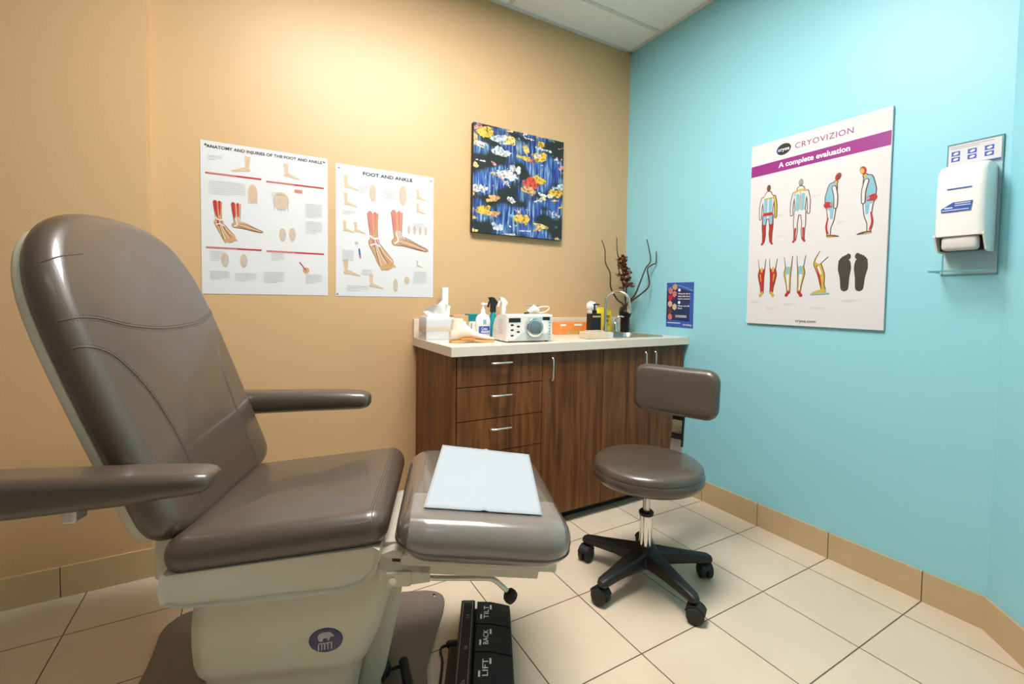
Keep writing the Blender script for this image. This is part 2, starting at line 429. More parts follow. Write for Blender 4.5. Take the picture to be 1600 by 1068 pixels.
skirting('baseboard_return', (JX, JY), (JX, -.009), [], (1, 0))

# suspended ceiling grid
bm = bmesh.new()
for k in range(5): box(bm, XL, 0, -.27-.61*k-.012, -.27-.61*k+.012, H-.004, H)
for k in range(4): box(bm, -.94-1.2*k-.012, -.94-1.2*k+.012, YF, 0, H-.0035, H)
struct('trim_2', bm, 'tbar')
bm = bmesh.new()
box(bm, XL, 0, -.022, 0, H-.006, H); box(bm, -.022, 0, CH[1], 0, H-.006, H)
struct('trim_3', bm, 'tbar')

# ceiling light panels (one over the chair, one added as unseen fill)
m = M['light']; b = m.node_tree.nodes['Principled BSDF']
def light_mat(s):
    mm = m.copy(); bb = mm.node_tree.nodes['Principled BSDF']
    bb.inputs['Emission Color'].default_value = (*LIGHT_COL, 1); bb.inputs['Emission Strength'].default_value = s; return mm
for i, (x, y, sx, sy, s) in enumerate(LIGHTS):
    t = thing('ceiling_light', ['bright rectangular ceiling light panel above the treatment chair', 'dim rectangular fill light panel added on the ceiling behind the treatment chair'][i], 'light', Matrix.Translation((x, y, H-.03)))
    bm = bmesh.new()
    box(bm, -sx/2-.02, sx/2+.02, -sy/2-.02, -sy/2, 0, .029); box(bm, -sx/2-.02, sx/2+.02, sy/2, sy/2+.02, 0, .029)
    box(bm, -sx/2-.02, -sx/2, -sy/2, sy/2, 0, .029); box(bm, sx/2, sx/2+.02, -sy/2, sy/2, 0, .029)
    link('light_frame', bm, 'tbar', t)
    bm = bmesh.new(); box(bm, -sx/2, sx/2, -sy/2, sy/2, .004, .028)
    link('diffuser', bm, light_mat(s), t)

# ------------------------------------------------------------------ treatment chair
E1 = Vector((.932, -.362, 0)).normalized(); E2 = Vector((-E1.y, E1.x, 0))
CO = Vector((CAM.x, CAM.y, 0))
chair_w = frame(CO+E1*(-.36)+E2*1.33, E1, E2)
chair = thing('treatment_chair', 'reclined brown vinyl podiatry treatment chair on cream pedestal base', 'treatment chair', chair_w)
def XP(x): return x+.36
def YP(y): return y-1.33
# base plate
half = [(-.91, 1.60), (-.905, 1.655), (-.875, 1.695), (-.80, 1.70), (-.45, 1.71), (-.12, 1.712), (-.045, 1.706), (-.008, 1.685), (.006, 1.65), (.004, 1.60), (-.014, 1.52), (-.03, 1.44), (-.045, 1.33)]
left = [(-.845, 1.33), (-.86, 1.43), (-.885, 1.52)]
outl = [(XP(x), YP(y)) for x, y in left+half]
mir = [(XP(x), YP(2.66-y)) for x, y in reversed(left[1:]+half[:-1])]
pl = outl+mir
pl = [(p.x, p.y) for p in smooth_pts([(x, y, 0) for x, y in pl], 3, True)]
bm = bmesh.new(); rings(bm, [[Vector((x, y, .001)) for x, y in pl], [Vector((x, y, .011)) for x, y in pl], [Vector((p.x, p.y, .013)) for p in inset(pl, -.002 if False else .002)]])
link('base_plate', bm, 'plate', chair)
for x, y in ((-.03, 1.672),):
    bm = bmesh.new(); lathe(bm, [(.001, .013), (.010, .013), (.010, .017), (.006, .021), (.001, .021)], 8, (XP(x), YP(y), 0)); link('floor_bolt', bm, 'chrome', chair)
# pedestal
bm = bmesh.new(); rs = []
prof = [(.0135, -.53, -.235, .14), (.06, -.55, -.228, .15), (.10, -.568, -.22, .16), (.16, -.584, -.208, .171), (.192, -.592, -.197, .177), (.198, -.600, -.189, .183), (.22, -.606, -.180, .187), (.27, -.609, -.158, .189), (.32, -.608, -.143, .190), (.36, -.603, -.133, .190), (.40, -.592, -.127, .187), (.45, -.575, -.124, .182)]
for z, x0, x1, hy in prof: rs.append([Vector((x, y, z)) for x, y in rrect(XP(x0), XP(x1), -hy, hy, .06, 7)])
rings(bm, rs); link('pedestal_cover', bm, 'body', chair, smooth=True)
# inner lift column behind the front face
bm = bmesh.new(); rs = []
for z, x0, x1, hy in [(.014, -.24, -.17, .09), (.25, -.2, -.12, .10), (.45, -.17, -.095, .11), (.485, -.17, -.10, .11)]:
    rs.append([Vector((x, y, z)) for x, y in rrect(XP(x0), XP(x1), YP(1.36)-hy, YP(1.36)+hy+.03, .02, 4)])
rings(bm, rs); link('lift_column', bm, 'body', chair, smooth=True)
# logo badge on the near side of the pedestal
bw = frame(Vector((XP(-.282), -.1905, .279)), (1, -.0, 0.0), (0, 0.02, 1))
bm = bmesh.new()
o2 = ellipse(0, 0, .040, .030, 32)
rings(bm, [[Vector((x, y, -.006)) for x, y in o2], [Vector((x, y, .0005)) for x, y in o2], [Vector((x*.96, y*.95, .0015)) for x, y in o2]])
bdg = link('logo_badge', bm, 'navy', chair, mw=None); bdg.matrix_local = bw
bm = bmesh.new()
bear = [(-.017, .001), (-.019, .009), (-.016, .016), (-.009, .020), (0, .0205), (.007, .021), (.013, .0185), (.019, .012), (.020, .009), (.013, .0085), (.010, .007), (.0085, .001), (.0045, -.001), (.0035, .005), (-.002, .006), (-.006, .004), (-.008, -.002), (-.013, -.002)]
poly(bm, bear, .0020)
link('bear_emblem', bm, 'ink_pale', bdg)
bm = bmesh.new()
stroke(bm, [(-.0165, -.0235), (-.0165, -.010), (-.013, -.0065), (-.0095, -.010), (-.0095, -.0225)], .0028, .0020)
stroke(bm, [(-.0095, -.010), (-.006, -.0062), (-.0025, -.010), (-.0025, -.0215)], .0028, .0021)
stroke(bm, [(.000, -.0065), (.010, -.0058)], .0028, .0020); stroke(bm, [(.005, -.007), (.005, -.021)], .0028, .0021)
stroke(bm, [(.0135, -.0055), (.0135, -.0205)], .0028, .0020)
link('badge_lettering', bm, 'ink_pale', bdg)
# seat pan
prof = [(-.612, .505), (-.618, .47), (-.612, .440), (-.58, .430), (-.48, .430), (-.35, .433), (-.23, .440), (-.180, .455), (-.155, .480), (-.145, .51), (-.146, .532), (-.160, .540)]
bm = bmesh.new(); rs = []
for y, s in ((-.250, .012), (-.256, .004), (-.258, 0), (.258, 0), (.256, .004), (.250, .012)):
    c = Vector((XP(-.37), 0, .485)); rs.append([])
    for x, z in prof:
        q = Vector((XP(x), y, z)); dd = (c-q); dd.y = 0; rs[-1].append(q+dd.normalized()*s)
rings(bm, rs); link('seat_pan', bm, 'shell', chair, smooth=True)
# seat cushion
seat_fr = frame(Vector((XP(-.615), 0, .488)), (math.cos(math.radians(5.2)), 0, math.sin(math.radians(5.2))), (0, 1, 0))
ol = rrect(-.002, .492, -.262, .262, .05, 6)
bm = cushion(ol, .088, .012, r=.042)
bm.transform(seat_fr)
seat = link('seat_cushion', bm, 'vinyl', chair, smooth=True)
def seam_on(cbm_fr, bm_src, pts, parent, name='seam', r=.0016, stitch=True, off=.011):
    tree = BVHTree.FromBMesh(bm_src)
    P = smooth_pts([(x, y, 0) for x, y in pts], 10); Q = []
    for p in P:
        hit = tree.ray_cast(Vector((p.x, p.y, .5)), Vector((0, 0, -1)))
        if hit[0] is not None: Q.append(hit[0]+Vector((0, 0, .0002)))
    if len(Q) < 3: return
    bm = bmesh.new(); tube(bm, Q, r, 6)
    if stitch:
        # dashes both sides
        acc = 0
        for i in range(len(Q)-1):
            t = (Q[i+1]-Q[i]); L = t.length
            if L < 1e-5: continue
            t.normalize(); nr = Vector((-t.y, t.x, 0)).normalized(); s = 0
            while s < L:
                for sg in (-1, 1):
                    a = Q[i]+t*s+nr*sg*.006; b2 = a+t*.0032
                    h = tree.ray_cast(Vector((a.x, a.y, .5)), Vector((0, 0, -1)))
                    if h[0] is not None:
                        a.z = h[0].z+.0003; b2.z = a.z; tube(bm, [a, b2], .0007, 4)
                s += .0062
    bm.transform(cbm_fr); link(name, bm, 'seam', parent, smooth=True)
src = cushion(ol, .088, .012, r=.042)
seam_on(seat_fr, src, [(.458, -.252), (.46, 0), (.458, .252)], seat)
src.free()
# backrest
th = math.radians(21.5)
vdir = Vector((-math.sin(th), 0, math.cos(th))); ndir = Vector((math.cos(th), 0, math.sin(th)))
BTk = .085
back_fr = frame(Vector((XP(-.575), .045, .570))-ndir*BTk, (0, 1, 0), vdir)
# right-handed check: u x v must equal ndir
def back_outline(k=1.0, g=0.0):
    pts = []
    R = [(.0, -.005), (.16, -.004), (.235, .002), (.275, .018), (.296, .05), (.302, .12), (.308, .25), (.313, .40), (.312, .52), (.305, .60), (.288, .668), (.252, .735), (.20, .783), (.13, .811), (.05, .822)]
    L = [(-x, y) for x, y in reversed(R[1:])]
    P = smooth_pts([(x*.975, y, 0) for x, y in R+[(0.0, .824)]+L], 3, True)
    return [(p.x, p.y) for p in P]
bo = back_outline()
bm = cushion(bo, BTk, .012, r=.041)
src = bm.copy()
bm.transform(back_fr)
backc = link('back_cushion', bm, 'vinyl', chair, smooth=True)
off = -.045
seam_on(back_fr, src, [(x+off, y) for x, y in [(-.256, .540), (-.19, .532), (-.099, .505), (.022, .490), (.188, .497), (.30, .525), (.34, .545)]], backc)
seam_on(back_fr, src, [(x+off, y) for x, y in [(-.256, .478), (-.235, .470), (-.19, .440), (-.147, .365), (-.122, .272), (-.112, .161), (-.12, .04)]], backc)
seam_on(back_fr, src, [(x+off, y) for x, y in [(.335, .455), (.27, .43), (.225, .36), (.205, .27), (.195, .161), (.20, .04)]], backc)
seam_on(back_fr, src, [(-.276, .672), (-.24, .682), (-.19, .690)], backc, stitch=False)
src.free()
so = [(x*.972, .012+y*.972) for x, y in bo]
bm = bmesh.new(); rs = []
for dz, ins in ((-.018, .05), (-.016, .015), (-.010, .004), (-.002, .0), (.010, .002), (.012, .012)):
    rs.append([Vector((q.x, q.y, dz)) for q in inset(so, ins)])
rings(bm, rs); bm.transform(back_fr); link('back_shell', bm, 'shell', chair, smooth=True)
# hinge brackets between pan and back
for sy in (-.14, .2):
    bm = bmesh.new(); box(bm, XP(-.68), XP(-.60), sy-.02, sy+.02, .44, .58, .006); link('hinge_bracket', bm, 'shell', chair)
# armrests
def arm(prof, y0, y1, name='armrest', rr=.02):
    """side profile (x', top z, bottom z) swept between y0 and y1 with rounded section"""
    bm = bmesh.new(); rs = []
    for x, zt, zb, ins in prof:
        a0, a1 = y0+ins, y1-ins; r = min(rr, (zt-zb)*.45, (a1-a0)*.45)
        rs.append([Vector((XP(x), y, z)) for y, z in rrect(YP(a0), YP(a1), zb, zt, r, 5)])
    rings(bm, rs); return link(name, bm, 'vinyl', chair, smooth=True)
arm([(-1.06, .755, .70, .03), (-1.04, .765, .685, .01), (-1.0, .768, .678, 0), (-.80, .768, .690, 0), (-.62, .768, .706, 0), (-.55, .767, .716, 0), (-.52, .766, .719, .001), (-.492, .765, .722, .004), (-.476, .762, .726, .010), (-.468, .757, .731, .018), (-.465, .752, .737, .026)], .960, 1.055, rr=.022)
arm([(-.90, .770, .722, .03), (-.88, .785, .71, .01), (-.85, .79, .70, 0), (-.66, .787, .708, 0), (-.45, .786, .714, 0), (-.35, .784, .716, 0), (-.30, .780, .717, .002), (-.280, .775, .721, .008), (-.270, .768, .727, .016), (-.265, .760, .735, .026)], 1.665, 1.755, rr=.03)
bm = bmesh.new(); box(bm, XP(-.735), XP(-.71), YP(.985), YP(1.02), .672, .70, .004); link('armrest_bracket', bm, 'steel', chair)
bm = bmesh.new(); box(bm, XP(-.98), XP(-.93), YP(.99), YP(1.20), .675, .695, .004); link('armrest_bracket', bm, 'shell', chair)
bm = bmesh.new(); box(bm, XP(-.84), XP(-.72), YP(1.50), YP(1.72), .68, .708, .004); link('armrest_bracket', bm, 'shell', chair)
# leg rest
sl = -math.atan(.125)
leg_fr = frame(Vector((XP(-.115), YP(1.265), .530)), (math.cos(sl), 0, math.sin(sl)), (0, 1, 0))
lo = rrect(0, .425, -.27, .27, .085, 8)
bm = cushion(lo, .105, .004, r=.0515); bm.transform(leg_fr)
legc = link('legrest_cushion', bm, 'vinyl_leg', chair, smooth=True)
bm = bmesh.new(); rs = []      # thin piping line round the lower edge
Pp = [Vector((q.x, q.y, .034)) for q in inset(lo, .0015)]
tube(bm, Pp+[Pp[0]], .0022, 6); bm.transform(leg_fr); link('piping', bm, 'seam', legc, smooth=True)
# clear film wrapped over the near half of the leg rest
bm = bmesh.new(); nv = 26; rows = []
T_, r_ = .105, .0515
for j in range(nv+1):
    s = j/nv
    # path over the near edge: from under the rim, round the side, onto the top
    if s < .6:
        a = -PI*.40+s/.6*(PI*.90); y = -.27+r_-math.cos(a)*(r_+.002); z = r_+math.sin(a)*(r_+.002)+ (T_-2*r_)*(1 if a > 0 else 0)
    else:
        y = -.27+r_+(s-.6)/.4*.10; z = T_+.0028
    row = []
    for i in range(31):
        x = .03+(.43-.07)*i/30
        wob = .0010*math.sin(x*60+j)+.0015*noise.noise(Vector((x*22, s*9, 3)))
        k = (Vector((0, y, z))-Vector((0, -.27+r_, r_))); k = k.normalized() if s < .6 else Vector((0, 0, 1))
        p = Vector((x, y, z))+k*(abs(wob))
        row.append(bm.verts.new(p))
    rows.append(row)
for a, b2 in zip(rows, rows[1:]):
    for i in range(30): bm.faces.new((a[i], a[i+1], b2[i+1], b2[i]))
bm.transform(leg_fr); link('plastic_cover', bm, 'film', legc, smooth=True)
# leg rest carriage
bm = bmesh.new(); box(bm, .02, .40, -.20, .20, -.032, -.001, .006); bm.transform(leg_fr); link('legrest_plate', bm, 'shell', chair)
bm = bmesh.new(); box(bm, -.03, .365, -.165, -.135, -.070, -.031, .003); box(bm, -.03, .365, .11, .14, -.070, -.031, .003); bm.transform(leg_fr); lr = link('slide_rail', bm, 'shell', chair)
bm = bmesh.new(); box(bm, .0, .355, -.1665, -.1645, -.042, -.036); bm.transform(leg_fr); link('rail_slot', bm, 'rubber', lr)
bm = bmesh.new()
pf = [(-.150, .44), (-.150, .505), (-.118, .515), (-.095, .510), (-.07, .505), (-.03, .50), (-.03, .43), (-.10, .425)]
for ya, yb in ((1.10, 1.13), (1.42, 1.45)):
    rings(bm, [[Vector((XP(x), YP(ya), z)) for x, z in pf], [Vector((XP(x), YP(yb), z)) for x, z in pf]])
box(bm, XP(-.15), XP(-.11), YP(1.13), YP(1.42), .45, .52)
link('legrest_bracket', bm, 'shell', chair)
bm = bmesh.new(); lathe(bm, [(.001, .0), (.009, .0), (.009, .006), (.001, .007)], 14, (XP(-.118), YP(1.093), .443), axis='y'); link('pivot_bolt', bm, 'steel', chair)
bm = bmesh.new(); box(bm, XP(-.135), XP(-.075), YP(1.095), YP(1.13), .425, .462, .003); link('lever_clamp', bm, 'shell', chair)
bm = bmesh.new(); tube(bm, smooth_pts([(XP(-.08), YP(1.115), .436), (XP(.0), YP(1.115), .428), (XP(.10), YP(1.115), .420), (XP(.128), YP(1.115), .414), (XP(.15), YP(1.113), .396), (XP(.168), YP(1.112), .378)], 5), .006, 12)
lv = link('release_lever', bm, 'steel', chair, smooth=True)
bm = bmesh.new(); lathe(bm, [(.001, -.014), (.010, -.013), (.0165, -.007), (.018, .002), (.0165, .010), (.010, .0145), (.001, .015)], 20)
bm.transform(frame(Vector((XP(.170), YP(1.11), .372)), (0, 1, 0), (0.7, 0, .7))); link('lever_knob', bm, 'black', lv, smooth=True)
# black brake pedal / power lead at the pedestal foot
bm = bmesh.new()
tube(bm, smooth_pts([(XP(-.225), YP(1.30), .045), (XP(-.20), YP(1.30), .055), (XP(-.165), YP(1.305), .052), (XP(-.15), YP(1.31), .045)], 4), [.020]*4+[.030]*5+[.024, .02, .015, .007], 12)
tube(bm, [(XP(-.155), YP(1.31), .045), (XP(-.105), YP(1.325), .045)], .005, 8)
link('brake_pedal', bm, 'black', chair, smooth=True)
bm = bmesh.new(); tube(bm, [(XP(-.112), YP(1.335), .048), (XP(-.085), YP(1.22), .046), (XP(-.05), YP(1.08), .042)], .014, 12); link('brake_bar', bm, 'black', chair)

# ------------------------------------------------------------------ exam paper on the leg rest
bm = bmesh.new(); rows = []
A, B, C_, D = Vector((-.045, 1.062)), Vector((.240, 1.064)), Vector((.290, 1.510)), Vector((-.003, 1.531))
zt = .530+.105+.006
for j in range(21):
    t = j/20; row = []
    for i in range(31):
        s = i/30; p = A.lerp(B, s).lerp(D.lerp(C_, s), t)
        z = zt-.125*(p.x+.115)/math.cos(sl)*.995+.0012+.0006*noise.noise(Vector((s*5, t*5, 1)))
        z += .0035*math.exp(-((s-.5)/.02)**2)      # fold line
        row.append(CO+E1*p.x+E2*p.y+Vector((0, 0, z)))
    rows.append([bm.verts.new(q) for q in row])
for a, b2 in zip(rows, rows[1:]):
    for i in range(30): bm.faces.new((a[i], a[i+1], b2[i+1], b2[i]))
o = link('exam_paper', bm, 'paper', smooth=True, normals=False)
sm = o.modifiers.new('thickness', 'SOLIDIFY'); sm.thickness = .0006; sm.offset = 1
tag(o, 'folded pale blue-white disposable paper sheet lying on the leg rest', 'exam paper')

# ------------------------------------------------------------------ foot switch
fy = math.radians(27.2)
Fu = Vector((math.cos(fy), -math.sin(fy), 0)); Fv = Vector((math.sin(fy), math.cos(fy), 0))
F0 = CO+E1*.121+E2*1.562
fs = thing('foot_switch', 'black three-pedal foot control on floor lettered TILT, BACK and LIFT', 'foot control', frame(F0, Fu, Fv))
bm = bmesh.new(); box(bm, -.055, .118, -.385, .004, .0005, .03, .006); box(bm, -.082, -.05, -.385, -.165, .0005, .028, .006); link('housing', bm, 'black', fs)
bm = bmesh.new(); box(bm, -.054, -.006, -.385, .006, .029, .058, .004)
st = link('label_rail', bm, 'black', fs)
bm = bmesh.new()
for a, b2 in (((-.046, -.38), (-.046, -.006)), ((-.014, -.38), (-.014, -.006)), ((-.046, -.006), (-.014, -.006))): stroke(bm, [a, b2], .0018, .0585)
for yy in (-.075, -.21, -.335):
    text_bm(bm, 'E6' if yy < -.1 else '2 8', -.022, yy-.012, .010, .0586, rot=PI/2)
link('rail_print', bm, 'ink_grey', st)
for k, (wd, y0, y1) in enumerate((('TILT', -.108, 0), ('BACK', -.226, -.112), ('LIFT', -.385, -.230))):
    bm = bmesh.new(); rs = []
    prof = [(.002, .030), (.002, .056), (.05, .054), (.112, .040), (.116, .036), (.116, .030)]
    rings(bm, [[Vector((x, y0+.001, z)) for x, z in prof], [Vector((x, y1-.001, z)) for x, z in prof]])
    p = link('pedal', bm, 'rubber', fs)
    bm = bmesh.new(); yc = (max(y0, -.345)+y1)/2
    text_bm(bm, wd, .042, yc, .017, .0552, width=.062, align='CENTER', rot=PI/2, bold=.01)
    poly(bm, [(.046, yc+.012), (.052, yc+.012), (.052, yc+.034), (.046, yc+.034)], .0555); poly(bm, [(.014, yc-.034), (.020, yc-.034), (.020, yc-.012), (.014, yc-.012)], .0563)
    link('pedal_lettering', bm, 'white_ink', p)
bm = bmesh.new(); tube(bm, [(-.056, -.15, .018), (-.085, -.15, .018), (-.09, -.15, .016)], [.013, .012, .008], 12); tube(bm, smooth_pts([(-.088, -.15, .016), (-.105, -.153, .012), (-.108, -.17, .006), (-.098, -.21, .0045), (-.096, -.36, .0045)], 6), .004, 8)
link('cable', bm, 'black', fs, smooth=True)

# ------------------------------------------------------------------ stool
SC = Vector((-.838, -1.030, 0))
stool = thing('stool', 'brown vinyl rolling stool with backrest on black five-star base', 'stool', Matrix.Translation(SC))
bm = bmesh.new(); lathe(bm, [(.02, .412), (.19, .412), (.205, .418), (.2135, .432), (.2145, .448), (.211, .458), (.2095, .4605), (.211, .463), (.2085, .478), (.198, .488), (.18, .4925), (.10, .495), (.02, .4955)], 56)
link('seat', bm, 'vinyl', stool, smooth=True)
bm = bmesh.new(); lathe(bm, [(.012, .40), (.16, .40), (.16, .413), (.012, .413)], 32); link('seat_plate', bm, 'black', stool)
bm = bmesh.new(); lathe(bm, [(.014, .26), (.014, .405)], 20); link('gas_lift', bm, 'steel', stool, smooth=True)
bm = bmesh.new(); lathe(bm, [(.016, .268), (.027, .268), (.029, .273), (.029, .280), (.025, .285), (.016, .286)], 24); link('collar', bm, 'black', stool, smooth=True)
bm = bmesh.new(); lathe(bm, [(.025, .09), (.025, .27)], 28); link('column', bm, 'chrome', stool, smooth=True)
bm = bmesh.new(); lathe(bm, [(.01, .066), (.045, .068), (.062, .085), (.058, .118), (.042, .140), (.030, .145), (.01, .145)], 28); hub = link('base_hub', bm, 'black', stool, smooth=True)
def caster_parts(root_m, leg):
    bm = bmesh.new(); tube(bm, [(0, 0, .05), (0, 0, .082)], .006, 8)
    box(bm, -.004, .020, -.0035, .0035, .028, .064)
    # hood over the wheels
    hp = [(.012+.036*math.cos(q), .0311+.036*math.sin(q)) for q in [math.radians(20+14*k) for k in range(11)]]; hq = [(.012+.032*math.cos(q), .0311+.032*math.sin(q)) for q in [math.radians(160-14*k) for k in range(11)]]
    rings(bm, [[Vector((x, y, z)) for x, z in hp+hq] for y in (-.022, .022)])
    bm.transform(root_m); c = link('caster', bm, 'black', leg)
    for sy in (-1, 1):
        bm = bmesh.new(); lathe(bm, [(.004, sy*.004), (.024, sy*.004), (.0295, sy*.008), (.0308, sy*.015), (.0295, sy*.023), (.020, sy*.0285), (.004, sy*.029)], 24, (.012, 0, .0311), axis='y')
        bm.transform(root_m); link('caster_wheel', bm, 'rubber', c, smooth=True)
for k, ad in enumerate((115.5, 188.5, 263.5, 333.0, 43.0)):
    a = math.radians(ad); d = Vector((math.cos(a), math.sin(a), 0)); n = Vector((-d.y, d.x, 0))
    bm = bmesh.new(); rs = []
    for s, hw, zt, zb in ((.0, .034, .138, .072), (.04, .034, .134, .074), (.12, .028, .122, .076), (.19, .0235, .112, .074), (.235, .021, .106, .071), (.258, .020, .102, .070), (.270, .015, .096, .074)):
        c = d*s; rs.append([Vector((c.x, c.y, 0))+n*x+Vector((0, 0, z)) for x, z in rrect(-hw, hw, zb, zt, .011, 4)])
    rings(bm, rs); leg = link('base_leg', bm, 'black', stool, smooth=True)
    sw = math.radians([200, 100, 300, 60, 150][k])
    rm = Matrix.Translation(d*.252) @ Matrix.Rotation(sw, 4, 'Z'); caster_parts(rm, leg)
# stool backrest
l2 = Vector((math.cos(YAW), -math.sin(YAW), 0)); n2 = Vector((math.sin(YAW), math.cos(YAW), 0))
bd = (l2*.64+n2*.77).normalized(); bt = Vector((-bd.y, bd.x, 0)); bt = -bt if bt.dot(l2) < 0 else bt
tilt = math.radians(6)
bnorm = (-bd*math.cos(tilt)+Vector((0, 0, math.sin(tilt)))).normalized()
bc = bd*.262+Vector((0, 0, .727))
fr = frame(bc, bt, Vector((0, 0, 1))-bnorm*bnorm.z)
if Vector((fr[0][2], fr[1][2], fr[2][2])).dot(bnorm) < 0: fr = frame(bc, -bt, Vector((0, 0, 1))-bnorm*bnorm.z)
ol = rrect(-.188, .188, -.108, .108, .055, 8)
bm = cushion(ol, .062, .006, r=.03)
for v in bm.verts: v.co.z += .35*v.co.x**2-.062       # gently wrapped
bm.transform(fr); bk = link('backrest', bm, 'vinyl', stool, smooth=True)
bm = bmesh.new()
P = [bd*.10+Vector((0, 0, .404)), bd*.22+Vector((0, 0, .404)), bd*.285+Vector((0, 0, .412)), bd*.310+Vector((0, 0, .44)), bd*.335+Vector((0, 0, .55)), bd*.337+Vector((0, 0, .72))]
P = smooth_pts(P, 5); rs = []
for i, p in enumerate(P):
    t = (P[min(len(P)-1, i+1)]-P[max(0, i-1)]).normalized(); nn = t.cross(bt).normalized()
    rs.append([p+bt*.026+nn*.004, p-bt*.026+nn*.004, p-bt*.026-nn*.004, p+bt*.026-nn*.004])
rings(bm, rs); bar = link('backrest_bar', bm, 'chrome', stool, smooth=True)
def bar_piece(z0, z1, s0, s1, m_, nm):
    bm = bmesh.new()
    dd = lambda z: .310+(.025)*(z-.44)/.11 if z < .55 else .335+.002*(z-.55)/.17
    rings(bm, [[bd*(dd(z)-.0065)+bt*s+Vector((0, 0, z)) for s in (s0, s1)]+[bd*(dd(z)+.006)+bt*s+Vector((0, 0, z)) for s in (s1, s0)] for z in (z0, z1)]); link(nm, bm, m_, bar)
sR = 1 if bt.dot(l2) > 0 else -1
bar_piece(.585, .602, -.025, .025, 'black', 'bar_reflection_band'); bar_piece(.50, .525, -.025, .025, 'black', 'bar_reflection_band')  # black bands painted in as dark reflections on the chrome bar
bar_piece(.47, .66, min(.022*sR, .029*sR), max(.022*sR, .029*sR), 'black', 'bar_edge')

# ------------------------------------------------------------------ cabinet and worktop
CT = .915
cab = thing('base_cabinet', 'dark walnut base cabinet with three drawers and three doors under the worktop', 'cabinet', Matrix.Translation((-.74, -.25, 0)))
def cbox(name, x0, x1, y0, y1, z0, z1, m='wood', bev=.001, parent=cab):
    bm = bmesh.new(); box(bm, x0+.74, x1+.74, y0+.25, y1+.25, z0, z1, bev); return link(name, bm, m, parent)
cbox('side_panel', -1.463, -1.445, -.508, -.012, .0, .872); cbox('side_panel', -.03, -.012, -.49, -.012, .0, .872)
cbox('back_panel', -1.445, -.03, -.03, -.012, .05, .872); cbox('bottom_panel', -1.445, -.03, -.49, -.03, .06, .078)
cbox('toe_kick', -1.445, -.03, -.44, -.425, 0, .06, 'black')
cbox('front_rail', -1.445, -.03, -.487, -.47, .80, .872); cbox('divider', -1.012, -.994, -.487, -.03, .078, .80)
def handle(parent, x, z, vert, L=.105):
    bm = bmesh.new(); h = L/2; y0, y1 = -.508+.25, -.536+.25; x += .74
    if vert: P = [(x, y0, z-h), (x, y1+.006, z-h), (x, y1, z-h+.008), (x, y1, z+h-.008), (x, y1+.006, z+h), (x, y0, z+h)]
    else: P = [(x-h, y0, z), (x-h, y1+.006, z), (x-h+.008, y1, z), (x+h-.008, y1, z), (x+h, y1+.006, z), (x+h, y0, z)]
    tube(bm, P, .0048, 10); link('handle', bm, 'nickel', parent, smooth=True)
for z0, z1, hz in ((.735, .868, .836), (.585, .731, .690), (.433, .581, .539), (.062, .429, .389)):
    d = cbox('drawer', -1.441, -1.003, -.508, -.488, z0, z1); handle(d, -1.231, hz, False)
for x0, x1, hx in ((-.999, -.626, -.957), (-.622, -.312, -.341), (-.308, -.014, -.268)):
    d = cbox('door', x0, x1, -.508, -.488, .062, .868); handle(d, hx, .79, True)
# worktop with sink cutout and upstand
bm = bmesh.new()
x0, x1, y0, y1 = -1.478, -.001, -.534, -.001
hx0, hx1, hy0, hy1 = -.485, -.125, -.435, -.165
for a in ((x0, hx0, y0, y1), (hx1, x1, y0, y1), (hx0, hx1, y0, hy0), (hx0, hx1, hy1, y1)): box(bm, a[0], a[1], a[2], a[3], .874, CT)
bmesh.ops.remove_doubles(bm, verts=bm.verts, dist=1e-5)
wt = link('worktop', bm, 'counter'); tag(wt, 'cream laminate worktop with low upstand over the dark cabinet', 'worktop')
bm = bmesh.new(); box(bm, x0, x1, -.02, -.001, CT, 1.012, .002); link('upstand', bm, 'counter', wt)
# sink
bm = bmesh.new()
def rl(ix0, ix1, iy0, iy1, r, z): return [Vector((x, y, z)) for x, y in rrect(ix0, ix1, iy0, iy1, r, 5)]
rings(bm, [rl(-.505, -.105, -.455, -.11, .04, CT+.0005), rl(-.505, -.105, -.455, -.11, .04, CT+.004), rl(-.50, -.11, -.45, -.115, .04, CT+.007), rl(-.475, -.135, -.425, -.175, .05, CT+.005),
           rl(-.470, -.140, -.42, -.18, .05, CT-.01), rl(-.455, -.155, -.405, -.195, .05, CT-.13), rl(-.43, -.18, -.38, -.22, .05, CT-.14)], close0=False)
sk = link('sink', bm, 'steel', smooth=True, normals=True); tag(sk, 'small stainless steel sink set in the worktop corner', 'sink')
sm = sk.modifiers.new('thickness', 'SOLIDIFY'); sm.thickness = .0012; sm.offset = -1
# faucet
fc = thing('faucet', 'chrome gooseneck faucet rising behind the sink', 'faucet', Matrix.Translation((-.295, -.14, CT+.0072)))
bm = bmesh.new(); lathe(bm, [(.003, 0), (.022, 0), (.022, .006), (.014, .012), (.012, .045), (.003, .046)], 20); link('faucet_base', bm, 'chrome', fc, smooth=True)
bm = bmesh.new(); dx, dy = .075, -.13
Pt = [(0, 0, .04), (0, 0, .12), (0, 0, .19)]+[(dx*(1-math.cos(a))/2, dy*(1-math.cos(a))/2, .19+.066*math.sin(a)) for a in [PI*k/10 for k in range(1, 10)]]+[(dx, dy, .185), (dx, dy, .165)]
tube(bm, Pt, .009, 14); link('spout', bm, 'chrome', fc, smooth=True)
bm = bmesh.new(); lathe(bm, [(.004, 0), (.013, 0), (.013, -.035), (.009, -.045), (.004, -.045)], 16, (dx, dy, .168)); link('aerator', bm, 'chrome', fc, smooth=True)
